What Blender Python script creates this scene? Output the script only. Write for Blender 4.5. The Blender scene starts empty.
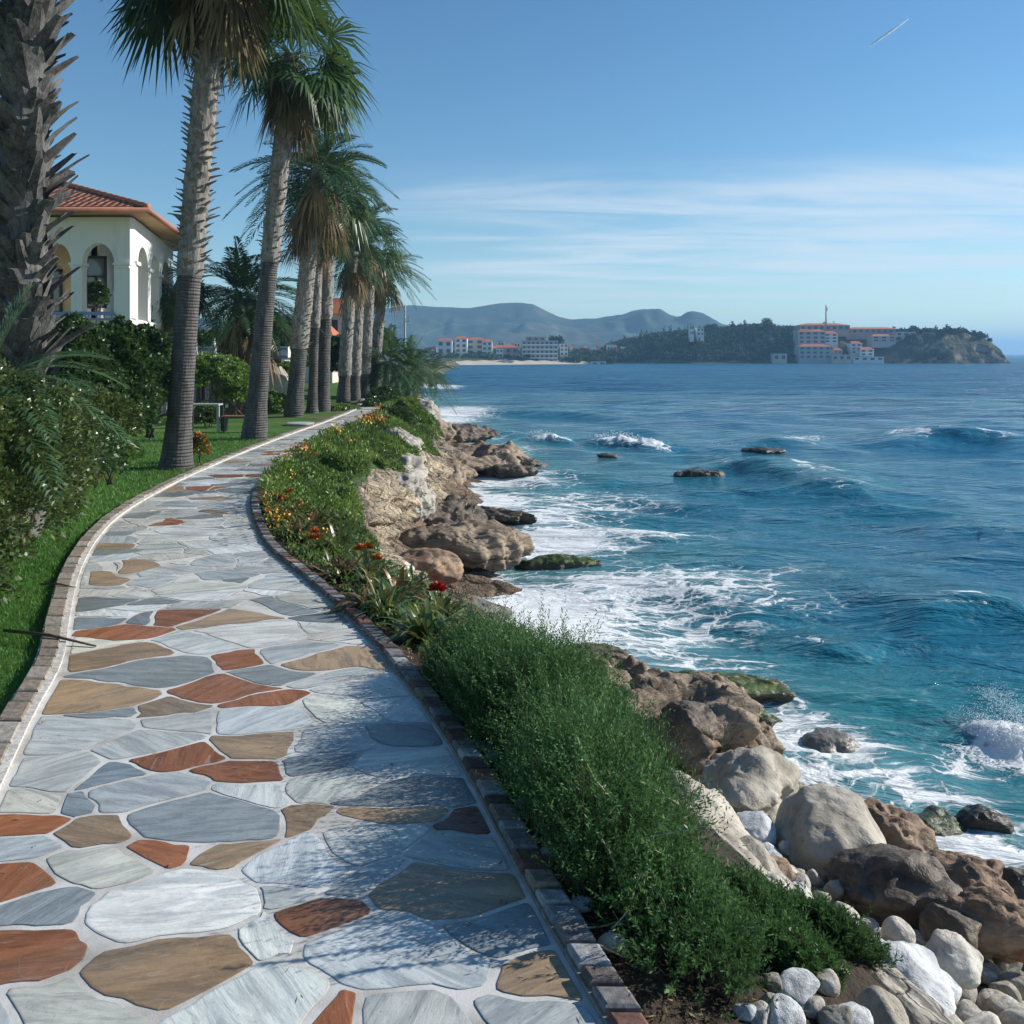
import bpy, bmesh, math, random
import numpy as np
from mathutils import Vector
random.seed(7)
R_ = np.random.RandomState
rad = math.radians
sc = bpy.context.scene
C = sc.collection
F_PX, HOR, CAMZ, SEA = 900.0, 354.0, 2.2, -2.6

def at(px, py, z=0.0):
    Y = (CAMZ - z) * F_PX / (py - HOR)
    return (px - 512.0) / F_PX * Y, Y
def xat(px, Y): return (px - 512.0) / F_PX * Y
def zat(py, Y): return CAMZ + (HOR - py) * Y / F_PX

# ------------------------------------------------------------ noise
def _h(ix, iy, iz, s):
    n = (ix.astype(np.uint32) * np.uint32(374761393)) ^ (iy.astype(np.uint32) * np.uint32(668265263)) ^ (iz.astype(np.uint32) * np.uint32(2147483647 ^ 0x5bd1e995)) ^ np.uint32((s * 974711 + 12345) & 0xffffffff)
    n = (n ^ (n >> np.uint32(13))) * np.uint32(1274126177)
    n = (n ^ (n >> np.uint32(15))) * np.uint32(2246822519)
    n = n ^ (n >> np.uint32(16))
    return n.astype(np.float64) / 4294967295.0
def vnoise(P, s=0):
    P = np.asarray(P, dtype=np.float64)
    i = np.floor(P).astype(np.int64); f = P - i; f = f * f * (3 - 2 * f)
    x, y, z = i[:, 0], i[:, 1], i[:, 2]
    r = 0
    for dx in (0, 1):
        for dy in (0, 1):
            for dz in (0, 1):
                w = (f[:, 0] if dx else 1 - f[:, 0]) * (f[:, 1] if dy else 1 - f[:, 1]) * (f[:, 2] if dz else 1 - f[:, 2])
                r = r + w * _h(x + dx, y + dy, z + dz, s)
    return r * 2 - 1
def fbm(P, o=4, s=0, g=0.5, l=2.03):
    P = np.asarray(P, dtype=np.float64); a = 1.0; t = 0; r = 0
    for k in range(o):
        r = r + a * vnoise(P, s + k * 17); t += a; a *= g; P = P * l + 3.7
    return r / t
def ridged(P, o=4, s=0):
    P = np.asarray(P, dtype=np.float64); a = 1.0; t = 0; r = 0
    for k in range(o):
        r = r + a * (1 - 2 * np.abs(vnoise(P, s + k * 13))); t += a; a *= .5; P = P * 2.1 + 1.3
    return r / t
def P3(x, y, z=0.0):
    x = np.asarray(x, float); return np.stack([x, np.broadcast_to(y, x.shape).astype(float), np.broadcast_to(z, x.shape).astype(float)], -1)
def sstep(a, b, x):
    t = np.clip((x - a) / (b - a), 0, 1); return t * t * (3 - 2 * t)

# ------------------------------------------------------------ objects
def tag(o, label=None, cat=None, group=None, kind=None):
    if label: o['label'] = label
    if cat: o['category'] = cat
    if group: o['group'] = group
    if kind: o['kind'] = kind
    return o
def empty(name, loc, label, cat, group=None):
    o = bpy.data.objects.new(name, None); C.objects.link(o); o.location = loc
    o.empty_display_size = .2
    return tag(o, label, cat, group)
def mk(name, V, F, mat=None, parent=None, smooth=False, attrs=None, midx=None, loc=None):
    """F: array MxK or list of lists. attrs: name -> (N,) or (N,3) per vertex."""
    V = np.asarray(V, dtype=np.float32)
    me = bpy.data.meshes.new(name)
    me.vertices.add(len(V)); me.vertices.foreach_set('co', V.ravel())
    if isinstance(F, np.ndarray):
        M, K = F.shape; L = F.ravel().astype(np.int32)
        st = np.arange(0, M * K, K, dtype=np.int32)
    else:
        ln = np.array([len(f) for f in F], dtype=np.int32); M = len(F)
        L = np.fromiter((i for f in F for i in f), dtype=np.int32)
        st = np.concatenate([[0], np.cumsum(ln)[:-1]]).astype(np.int32)
    me.loops.add(len(L)); me.loops.foreach_set('vertex_index', L)
    me.polygons.add(M); me.polygons.foreach_set('loop_start', st)
    if mat is not None:
        for m in (mat if isinstance(mat, (list, tuple)) else [mat]): me.materials.append(m)
    if midx is not None: me.polygons.foreach_set('material_index', np.asarray(midx, dtype=np.int32))
    me.update(calc_edges=True)
    if attrs:
        for k, a in attrs.items():
            a = np.asarray(a, dtype=np.float32)
            if a.ndim == 1:
                at_ = me.attributes.new(k, 'FLOAT', 'POINT'); at_.data.foreach_set('value', a)
            else:
                at_ = me.attributes.new(k, 'FLOAT_VECTOR', 'POINT'); at_.data.foreach_set('vector', a.ravel())
    me.polygons.foreach_set('use_smooth', np.full(M, bool(smooth)))
    o = bpy.data.objects.new(name, me); C.objects.link(o)
    if parent is not None: o.parent = parent
    if loc is not None: o.location = loc
    return o
class MB:
    def __init__(s): s.V = []; s.F = []; s.n = 0; s.A = []
    def add(s, V, F, a=None):
        V = np.asarray(V, float)
        F = [[i + s.n for i in f] for f in F]
        s.V.append(V); s.F += F; s.n += len(V)
        s.A.append(np.full(len(V), 0.5) if a is None else np.broadcast_to(np.asarray(a, float), (len(V),)))
        return s
    def box(s, c, d, rz=0.0, a=None, taper=1.0):
        x, y, z = [q / 2 for q in d]
        P = np.array([[-x, -y, -z], [x, -y, -z], [x, y, -z], [-x, y, -z], [-x * taper, -y * taper, z], [x * taper, -y * taper, z], [x * taper, y * taper, z], [-x * taper, y * taper, z]])
        if rz:
            cs, sn = math.cos(rz), math.sin(rz)
            P[:, :2] = np.stack([P[:, 0] * cs - P[:, 1] * sn, P[:, 0] * sn + P[:, 1] * cs], -1)
        return s.add(P + np.array(c), [[0, 3, 2, 1], [4, 5, 6, 7], [0, 1, 5, 4], [1, 2, 6, 5], [2, 3, 7, 6], [3, 0, 4, 7]], a)
    def tube(s, pts, rs, k=8, a=None, cap=True):
        pts = np.asarray(pts, float); n = len(pts)
        rs = np.broadcast_to(np.asarray(rs, float), (n,))
        V = []
        for i in range(n):
            t = pts[min(i + 1, n - 1)] - pts[max(i - 1, 0)]; t = t / (np.linalg.norm(t) + 1e-9)
            u = np.cross(t, [0, 1, 0.13]) if abs(t[1]) < .9 else np.cross(t, [1, 0, 0])
            u = u / np.linalg.norm(u); w = np.cross(t, u)
            th = np.arange(k) * 2 * math.pi / k
            V.append(pts[i] + rs[i] * (np.cos(th)[:, None] * u + np.sin(th)[:, None] * w))
        V = np.concatenate(V)
        F = [[i * k + j, i * k + (j + 1) % k, (i + 1) * k + (j + 1) % k, (i + 1) * k + j] for i in range(n - 1) for j in range(k)]
        if cap: F += [list(range(k))[::-1], [(n - 1) * k + j for j in range(k)]]
        return s.add(V, F, a)
    def build(s, name, mat, parent=None, smooth=False, loc=None):
        return mk(name, np.concatenate(s.V), s.F, mat, parent, smooth, {'tint': np.concatenate(s.A)}, loc=loc)
def bevel(o, w=0.01, seg=2):
    m = o.modifiers.new('bevel', 'BEVEL'); m.width = w; m.segments = seg; m.limit_method = 'ANGLE'; return o
def blades(P, D, S, L, W, B=None, mid=.45):
    """one diamond quad per leaf: base P, direction D, side S, length L, half width W, bend vector B (at tip)"""
    n = len(P); L = np.broadcast_to(L, (n,))[:, None]; W = np.broadcast_to(W, (n,))[:, None]
    B = np.zeros((n, 3)) if B is None else B
    m = P + D * L * mid + B * mid * mid
    V = np.stack([P, m - S * W, P + D * L + B, m + S * W], 1).reshape(-1, 3)
    return V, np.arange(4 * n).reshape(n, 4)
def norm(v): return v / (np.linalg.norm(v, axis=-1, keepdims=True) + 1e-9)
def rdir(rs, n): return norm(rs.normal(size=(n, 3)))

# ------------------------------------------------------------ materials
class NT:
    def __init__(s, name):
        s.m = bpy.data.materials.new(name); s.m.use_nodes = True; s.t = s.m.node_tree; s.t.nodes.clear()
        s.out = s.n('ShaderNodeOutputMaterial')
    def n(s, ty, ins=None, **kw):
        nd = s.t.nodes.new(ty)
        for k, v in kw.items(): setattr(nd, k, v)
        if ins:
            for k, v in ins.items(): s.put(nd.inputs[k], v)
        return nd
    def put(s, sock, v):
        if isinstance(v, bpy.types.Node): v = v.outputs[0]
        if isinstance(v, bpy.types.NodeSocket): s.t.links.new(v, sock)
        else:
            if hasattr(sock.default_value, '__len__') and len(sock.default_value) == 4 and len(v) == 3: v = (*v, 1)
            sock.default_value = v
    def attr(s, name, out='Fac'): return s.n('ShaderNodeAttribute', attribute_name=name).outputs[out]
    def pos(s): return s.n('ShaderNodeNewGeometry').outputs['Position']
    def obj(s): return s.n('ShaderNodeTexCoord').outputs['Object']
    def mapv(s, v, scale=(1, 1, 1), rot=(0, 0, 0), loc=(0, 0, 0)):
        return s.n('ShaderNodeMapping', {'Vector': v, 'Scale': scale, 'Rotation': rot, 'Location': loc}).outputs[0]
    def noise(s, v, sc=1, det=4, rough=.55, dist=0, lac=2):
        return s.n('ShaderNodeTexNoise', {'Vector': v, 'Scale': sc, 'Detail': det, 'Roughness': rough, 'Distortion': dist, 'Lacunarity': lac}).outputs[0]
    def ramp(s, f, stops, interp='LINEAR'):
        nd = s.n('ShaderNodeValToRGB', {'Fac': f}); cr = nd.color_ramp; cr.interpolation = interp
        while len(cr.elements) < len(stops): cr.elements.new(1)
        for e, (p, c) in zip(cr.elements, stops):
            e.position = p; e.color = (*c, 1) if len(c) == 3 else c
        return nd.outputs[0]
    def mix(s, f, a, b, mode='MIX'):
        nd = s.n('ShaderNodeMix', data_type='RGBA', blend_type=mode)
        s.put(nd.inputs['Factor'], f); s.put(nd.inputs[6], a); s.put(nd.inputs[7], b); return nd.outputs[2]
    def math(s, op, a, b=0.0, clamp=False):
        nd = s.n('ShaderNodeMath', operation=op, use_clamp=clamp); s.put(nd.inputs[0], a); s.put(nd.inputs[1], b); return nd.outputs[0]
    def rng(s, f, a, b, c=0.0, d=1.0, smooth=True):
        nd = s.n('ShaderNodeMapRange', interpolation_type='SMOOTHSTEP' if smooth else 'LINEAR')
        for k, v in zip(range(5), (f, a, b, c, d)): s.put(nd.inputs[k], v)
        return nd.outputs[0]
    def bump(s, h, st=.3, d=.02, nrm=None):
        ins = {'Height': h, 'Strength': st, 'Distance': d}
        if nrm is not None: ins['Normal'] = nrm
        return s.n('ShaderNodeBump', ins).outputs[0]
    def pbr(s, col, rough=.7, nrm=None, spec=.4, **kw):
        ins = {'Base Color': col, 'Roughness': rough, 'Specular IOR Level': spec}
        if nrm is not None: ins['Normal'] = nrm
        ins.update(kw)
        return s.n('ShaderNodeBsdfPrincipled', ins)
    def done(s, sh): s.put(s.out.inputs['Surface'], sh); return s.m

def m_plain(name, col, rough=.6, var=.15, scale=6, bump=.15, metal=0.0, dist=.01):
    t = NT(name); p = t.pos()
    n = t.noise(p, scale, 5); n2 = t.noise(p, scale * .17, 3)
    f = t.math('ADD', t.math('MULTIPLY', n, .6), t.math('MULTIPLY', n2, .4))
    c = t.mix(t.rng(f, .3, .7), tuple(q * (1 - var) for q in col), tuple(min(1, q * (1 + var)) for q in col))
    return t.done(t.pbr(c, rough, t.bump(t.noise(p, scale * 4, 4), bump, dist), Metallic=metal))
def m_leaf(name, dark, mid, light, trans=.3, rough=.45, spec=.4):
    t = NT(name); a = t.attr('tint')
    c = t.ramp(a, [(0, dark), (.5, mid), (1, light)])
    p = t.pbr(c, rough, None, spec)
    tr = t.n('ShaderNodeBsdfTranslucent', {'Color': t.mix(.5, c, light)})
    return t.done(t.n('ShaderNodeMixShader', {0: trans, 1: p, 2: tr}))
def m_bark(name, a_, b_, ring=0.0, scale=9):
    t = NT(name); p = t.obj()
    n = t.math('ADD', t.math('MULTIPLY', t.noise(t.mapv(p, (1, 1, .35)), scale, 6, .65), .55), t.math('MULTIPLY', t.noise(t.mapv(p, (1, 1, .12)), scale * 7, 5, .7), .45))
    c = t.mix(t.rng(n, .32, .66), a_, b_)
    c = t.mix(t.math('MULTIPLY', t.attr('tint'), .8), c, tuple(q * .35 for q in a_), 'MIX') if False else c
    w = t.n('ShaderNodeTexWave', {'Vector': t.mapv(p, (.15, .15, 1)), 'Scale': 5.0, 'Distortion': 2.5, 'Detail': 3.0, 'Detail Scale': 2.0}, bands_direction='Z').outputs[1]
    c = t.mix(t.math('MULTIPLY', w, .35 * ring), c, tuple(q * .4 for q in a_))
    h = t.math('ADD', t.math('MULTIPLY', n, 1.0), t.math('MULTIPLY', w, .8 * ring))
    return t.done(t.pbr(c, .88, t.bump(h, .7, .04), .2))
def m_rock(name, cols, scale=1.6, strata=0.0, moss=0.0, wet=0.0, bump=.6, stain=None):
    """cols: three real rock colours"""
    t = NT(name); p = t.obj() if name.startswith('o_') else t.pos()
    pp = t.mapv(p, (1, 1, 1 + 5 * strata), (rad(8) * bool(strata), rad(6) * bool(strata), 0))
    n = t.noise(pp, scale, 7, .62, .4)
    n2 = t.noise(pp, scale * 6, 5, .6)
    c = t.ramp(n, [(.28, cols[0]), (.5, cols[1]), (.72, cols[2])])
    c = t.mix(t.rng(n2, .42, .75, 0, .5), c, cols[0])
    vein = t.math('ABSOLUTE', t.math('SUBTRACT', t.noise(pp, scale * 1.3, 5, .6, 1.2), .5))
    c = t.mix(t.rng(vein, .010, .0, 0, .35), c, tuple(q * .35 for q in cols[0]))
    n3 = t.noise(p, scale * 24, 5, .7); c = t.mix(t.rng(n3, .5, .8, 0, .35), c, tuple(q * .5 for q in cols[0]))
    n4 = t.noise(p, scale * .7, 3, .5); c = t.mix(t.rng(n4, .42, .62, 0, .45), c, cols[2])
    if stain: c = t.mix(t.rng(t.noise(p, scale * .8, 4, .6, .8), .56, .66, 0, .75), c, stain)
    if moss:
        up = t.n('ShaderNodeSeparateXYZ', {0: t.n('ShaderNodeNewGeometry').outputs['Normal']}).outputs[2]
        f = t.math('MULTIPLY', t.rng(up, .35, .8), t.rng(t.noise(p, 3, 4), .5 - moss * .3, .62 - moss * .3))
        c = t.mix(f, c, (.07, .11, .015))
    z = t.n('ShaderNodeSeparateXYZ', {0: t.pos()}).outputs[2]
    wz = t.math('ADD', z, t.math('MULTIPLY', t.noise(p, 2.0, 3), .5))
    w = t.rng(wz, SEA + .62, SEA + .36)          # the tide-wet band just above the water
    c = t.mix(t.math('MULTIPLY', w, .6), c, tuple(q * .3 for q in cols[0]))
    if strata:
        wv = t.n('ShaderNodeVectorMath', {0: t.mapv(p, (1, 1, 2.6), (.2, .12, 0)), 1: t.n('ShaderNodeVectorMath', {0: t.n('ShaderNodeTexNoise', {'Vector': p, 'Scale': 1.6, 'Detail': 5.0}).outputs[1], 1: (.8, .8, .8)}, operation='MULTIPLY')}, operation='ADD').outputs[0]
        ck = t.n('ShaderNodeTexVoronoi', {'Vector': wv, 'Scale': 1.1}, feature='DISTANCE_TO_EDGE').outputs[0]; c = t.mix(t.rng(ck, .03, .003, 0, .4), c, tuple(q * .3 for q in cols[0]))
        n = t.math('ADD', n, t.math('MULTIPLY', t.rng(ck, 0, .12), .35))
    h = t.math('ADD', n, t.math('MULTIPLY', n2, .35)); h = t.math('ADD', h, t.math('ADD', t.math('MULTIPLY', t.rng(vein, 0, .02), .06), t.math('MULTIPLY', n3, .12)))
    r = t.rng(w, 0, 1, .85 - wet * .45, .35)
    return t.done(t.pbr(c, r, t.bump(h, bump, .06), .35))

M = {}
M['soil'] = m_plain('soil_material', (.05, .035, .022), .95, .5, 14, .8, dist=.03)
t = NT('white_render'); p = t.pos(); st = t.noise(t.mapv(p, (2.2, 2.2, .35)), 1.6, 7, .7); c = t.mix(t.rng(st, .48, .75, 0, .55), (.80, .78, .73), (.56, .51, .44)); M['white'] = t.done(t.pbr(c, .8, t.bump(t.noise(p, 25, 4), .25, .01), .3))
M['cream'] = m_plain('cream_render', (.62, .55, .43), .8, .06, 3, .1)
M['inner'] = m_plain('ochre_render', (.6, .46, .27), .8, .05, 3, .1)
M['terracotta'] = None
M['darkframe'] = m_plain('dark_frame', (.03, .03, .035), .5, .1, 5, .05)
M['black'] = m_plain('black_metal', (.02, .02, .022), .45, .1, 5, .05)
M['wood'] = m_plain('brown_wood', (.24, .10, .05), .6, .3, 12, .2)
M['grey'] = m_plain('grey_concrete', (.36, .37, .37), .8, .15, 8, .2)
M['bluegrey'] = m_plain('blue_grey_paint', (.23, .28, .42), .6, .05, 5, .1)
M['redtile_far'] = m_plain('far_roof_tile', (.42, .13, .06), .85, .15, .8, .1)
M['farwhite'] = m_plain('far_white_wall', (.72, .71, .68), .8, .06, .3, .0)
M['farcream'] = m_plain('far_cream_wall', (.55, .50, .44), .8, .08, .3, .0)
M['farpink'] = m_plain('far_pink_wall', (.40, .30, .28), .8, .08, .3, .0)
M['fargrey'] = m_plain('far_grey_wall', (.38, .40, .42), .8, .08, .3, .0)
M['farwin'] = m_plain('far_window', (.06, .08, .10), .3, .2, .5, .0)
M['sand'] = m_plain('sand', (.50, .43, .32), .95, .1, .2, .1)
M['canvas'] = m_plain('white_canvas', (.78, .78, .76), .8, .04, 8, .1)
M['redflower'] = m_plain('red_petals', (.50, .02, .015), .6, .2, 20, 0)
M['orangeflower'] = m_plain('orange_petals', (.45, .12, .015), .6, .25, 20, 0)
M['yellowflower'] = m_plain('yellow_petals', (.62, .38, .03), .6, .2, 20, 0)
M['trunk_ring'] = m_bark('ringed_palm_bark', (.06, .055, .052), (.185, .175, .165), 1.0, 7)
M['trunk_boot'] = m_bark('leaf_base_bark', (.10, .09, .078), (.36, .335, .30), .0, 8)
M['trunk_big'] = m_bark('weathered_leaf_bases', (.026, .024, .022), (.20, .195, .185), .0, 5)
M['trunk_dark'] = m_bark('dark_palm_bark', (.05, .04, .03), (.14, .11, .08), .4, 8)
M['skirt'] = m_leaf('dead_frond', (.06, .045, .025), (.20, .15, .08), (.38, .30, .18), .2, .7, .15)
M['frond'] = m_leaf('palm_frond', (.014, .038, .010), (.045, .10, .026), (.15, .23, .06), .25, .38, .5)
M['frond2'] = m_leaf('date_palm_frond', (.016, .042, .018), (.05, .11, .042), (.15, .23, .09), .25, .4, .5)
M['hedge'] = m_leaf('hedge_leaf', (.012, .03, .008), (.035, .085, .02), (.11, .18, .045), .25, .35, .5)
M['hedge2'] = m_leaf('mixed_hedge_leaf', (.02, .04, .010), (.06, .105, .025), (.22, .26, .07), .25, .35, .5)
M['brightleaf'] = m_leaf('bright_leaf', (.03, .07, .012), (.09, .18, .03), (.22, .34, .07), .35, .4, .5)
M['redleaf'] = m_leaf('reddish_leaf', (.03, .03, .012), (.10, .085, .03), (.26, .14, .06), .3, .4, .5)
M['rosemary'] = m_leaf('rosemary_needle', (.012, .034, .012), (.042, .115, .03), (.17, .30, .10), .25, .6, .22)
M['rosemary2'] = m_leaf('bright_rosemary_needle', (.02, .05, .012), (.06, .15, .03), (.15, .28, .08), .25, .42, .45)
M['strap'] = m_leaf('strap_leaf', (.02, .045, .012), (.06, .12, .03), (.24, .26, .08), .25, .32, .55)
M['grass'] = m_leaf('grass_blade', (.025, .08, .012), (.07, .20, .03), (.17, .32, .06), .3, .5, .3)
M['cover'] = m_leaf('ground_cover_leaf', (.025, .06, .012), (.08, .17, .028), (.26, .34, .07), .3, .45, .4)
M['stem'] = m_plain('stem_bark', (.09, .065, .045), .9, .3, 20, .4)
M['twig'] = m_plain('dry_twig', (.42, .36, .27), .9, .2, 20, .2)
M['farwood'] = m_leaf('far_tree_leaf', (.012, .035, .018), (.03, .075, .03), (.07, .14, .05), .1, .7, .2)

# flagstone and mortar
def mat_flag():
    t = NT('flagstone'); uv = t.attr('suv', 'Vector'); col = t.attr('col', 'Vector'); e = t.attr('edge')
    n1 = t.noise(t.mapv(uv, (1.2, 6.5, 1)), 1.6, 8, .68, 1.0)
    n2 = t.noise(t.mapv(uv, (2.5, 16, 1)), 2.3, 6, .7, .5)
    n3 = t.noise(uv, 38, 5, .75)
    c = t.mix(t.rng(n1, .36, .62), t.mix(1.0, col, (.70, .72, .74), 'MULTIPLY'), t.mix(1.0, col, (1.22, 1.2, 1.17), 'MULTIPLY'))
    c = t.mix(t.rng(n2, .57, .68, 0, .55), c, t.mix(.35, col, (.70, .68, .64)))
    c = t.mix(t.rng(n2, .44, .33, 0, .45), c, t.mix(1.0, col, (.38, .36, .35), 'MULTIPLY'))
    c = t.mix(t.rng(n3, .45, .8, 0, .35), c, t.mix(1.0, col, (.5, .48, .46), 'MULTIPLY'))
    en = t.math('ADD', e, t.math('MULTIPLY', t.math('SUBTRACT', n1, .5), .9))
    c = t.mix(t.rng(en, .7, 1.35, 0, .7), c, t.attr('rim', 'Vector'))
    dirt = t.noise(t.pos(), 1.1, 6, .65)
    c = t.mix(t.rng(dirt, .46, .72, 0, .42), c, (.20, .175, .14))
    sp = t.noise(t.pos(), 55, 3, .6); c = t.mix(t.rng(sp, .66, .72, 0, .5), c, (.10, .085, .06))
    cr = t.n('ShaderNodeTexVoronoi', {'Vector': t.n('ShaderNodeVectorMath', {0: uv, 1: t.n('ShaderNodeTexNoise', {'Vector': uv, 'Scale': 3.0}).outputs[1]}, operation='ADD').outputs[0], 'Scale': 2.2}, feature='DISTANCE_TO_EDGE').outputs[0]
    c = t.mix(t.rng(cr, .007, .001, 0, .18), c, t.mix(.5, col, (.75, .73, .68)))
    h = t.math('ADD', n1, t.math('ADD', t.math('MULTIPLY', n2, .5), t.math('MULTIPLY', n3, .25)))
    r = t.rng(t.noise(t.pos(), 2.3, 5, .6), .35, .7, .20, .45)
    return t.done(t.pbr(c, r, t.bump(h, .5, .008), .5))
M['flag'] = mat_flag()
def mat_mortar():
    t = NT('white_mortar'); p = t.pos()
    n = t.noise(p, 3, 6, .6); n2 = t.noise(p, 80, 4, .7)
    c = t.ramp(n, [(.3, (.34, .32, .28)), (.52, (.58, .565, .53)), (.75, (.70, .69, .66))])
    c = t.mix(t.rng(t.noise(p, 1.6, 7, .7), .46, .70, 0, .6), c, (.28, .25, .20))
    return t.done(t.pbr(c, .85, t.bump(t.math('ADD', n, n2), .35, .004), .3))
M['mortar'] = mat_mortar()
def mat_block(name):
    t = NT(name); p = t.pos(); col = t.attr('col', 'Vector')
    n = t.noise(p, 25, 6, .7); n2 = t.noise(p, 5, 4)
    c = t.mix(t.rng(n, .35, .7), t.mix(1.0, col, (.65, .63, .6), 'MULTIPLY'), t.mix(1.0, col, (1.25, 1.22, 1.18), 'MULTIPLY'))
    c = t.mix(t.rng(n2, .5, .75, 0, .4), c, (.12, .10, .08))
    return t.done(t.pbr(c, .75, t.bump(n, .5, .015), .35))
M['block'] = mat_block('kerb_block')
def mat_lawn():
    t = NT('lawn'); p = t.pos()
    n = t.noise(p, .6, 5); n2 = t.noise(t.mapv(p, (1, 1, 1)), 30, 5, .7)
    c = t.ramp(n, [(.3, (.045, .115, .02)), (.5, (.07, .17, .03)), (.68, (.14, .17, .05))])
    c = t.mix(t.rng(n2, .4, .7, 0, .6), c, (.02, .05, .01))
    c = t.mix(t.rng(t.attr('dry'), .3, .9, 0, .8), c, t.mix(t.rng(n2, .3, .7), (.17, .15, .08), (.10, .10, .045)))
    return t.done(t.pbr(c, .9, t.bump(n2, .9, .03), .2))
M['lawn'] = mat_lawn()
def mat_cliff():
    t = NT('cliff_face'); p = t.pos(); col = t.attr('col', 'Vector')
    n = t.noise(t.mapv(p, (1, 1, .5)), 1.9, 8, .66, .6); n2 = t.noise(t.mapv(p, (1, 1, 2.2), (.3, .2, 0)), 11, 6, .65)
    c = t.mix(t.rng(n, .32, .68), t.mix(1.0, col, (.55, .52, .48), 'MULTIPLY'), t.mix(1.0, col, (1.3, 1.27, 1.22), 'MULTIPLY'))
    c = t.mix(t.rng(n2, .48, .74, 0, .55), c, t.mix(1.0, col, (.38, .35, .32), 'MULTIPLY'))
    wv = t.n('ShaderNodeVectorMath', {0: t.mapv(p, (1, 1, 1.7), (.25, .1, 0)), 1: t.n('ShaderNodeVectorMath', {0: t.n('ShaderNodeTexNoise', {'Vector': p, 'Scale': 1.4, 'Detail': 5.0}).outputs[1], 1: (.9, .9, .9)}, operation='MULTIPLY')}, operation='ADD').outputs[0]
    ck = t.n('ShaderNodeTexVoronoi', {'Vector': wv, 'Scale': 1.25}, feature='DISTANCE_TO_EDGE').outputs[0]; ck2 = t.n('ShaderNodeTexVoronoi', {'Vector': wv, 'Scale': 4.0}, feature='DISTANCE_TO_EDGE').outputs[0]
    cell = t.n('ShaderNodeTexVoronoi', {'Vector': wv, 'Scale': 1.25}, feature='F1').outputs[1]
    rk = t.attr('rocky')
    c = t.mix(t.math('MULTIPLY', rk, t.rng(t.n('ShaderNodeSeparateXYZ', {0: cell}).outputs[0], .3, .9, 0, .45)), c, t.mix(1.0, col, (.55, .52, .50), 'MULTIPLY'))
    c = t.mix(t.math('MULTIPLY', rk, t.rng(ck, .045, .005, 0, .7)), c, (.05, .04, .03))
    c = t.mix(t.math('MULTIPLY', rk, t.rng(ck2, .03, .003, 0, .35)), c, (.06, .05, .04))
    h = t.math('ADD', n, t.math('MULTIPLY', n2, .5)); h = t.math('ADD', h, t.math('MULTIPLY', rk, t.math('ADD', t.math('MULTIPLY', t.rng(ck, 0, .16), .8), t.math('MULTIPLY', t.rng(ck2, 0, .08), .35))))
    return t.done(t.pbr(c, .85, t.bump(h, .9, .12), .3))
M['cliff'] = mat_cliff()
M['rk_white'] = m_rock('o_pale_marble_rock', [(.27, .28, .29), (.60, .61, .61), (.78, .78, .77)], 2.2, 0, 0, 0, .6)
M['rk_cream'] = m_rock('o_cream_rock', [(.25, .22, .18), (.52, .48, .42), (.70, .67, .60)], 2.4, 0, 0, 0, .6, (.40, .26, .12))
M['rk_tan'] = m_rock('o_tan_grey_rock', [(.16, .14, .11), (.40, .36, .29), (.56, .52, .44)], 1.5, 0, 0, 0, .6, (.38, .27, .12))
M['rk_brown'] = m_rock('o_brown_wet_rock', [(.035, .03, .024), (.11, .085, .062), (.24, .18, .125)], 1.9, .3, 0, .6, .9)
M['rk_rust'] = m_rock('o_rust_rock', [(.09, .06, .04), (.26, .17, .11), (.44, .31, .21)], 2.2, .2, 0, .1, .9, (.30, .13, .05))
M['rk_moss'] = m_rock('o_mossy_rock', [(.06, .055, .035), (.17, .15, .09), (.28, .25, .16)], 2.0, .3, .9, .5, .8)
M['rk_ledge'] = m_rock('o_strata_rock', [(.07, .05, .034), (.23, .165, .11), (.42, .33, .235)], 1.4, .8, 0, .3, .9)
M['rk_lite'] = m_rock('o_eroded_limestone', [(.14, .125, .105), (.33, .30, .255), (.52, .48, .41)], 1.2, .25, 0, 0, .8)

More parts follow.
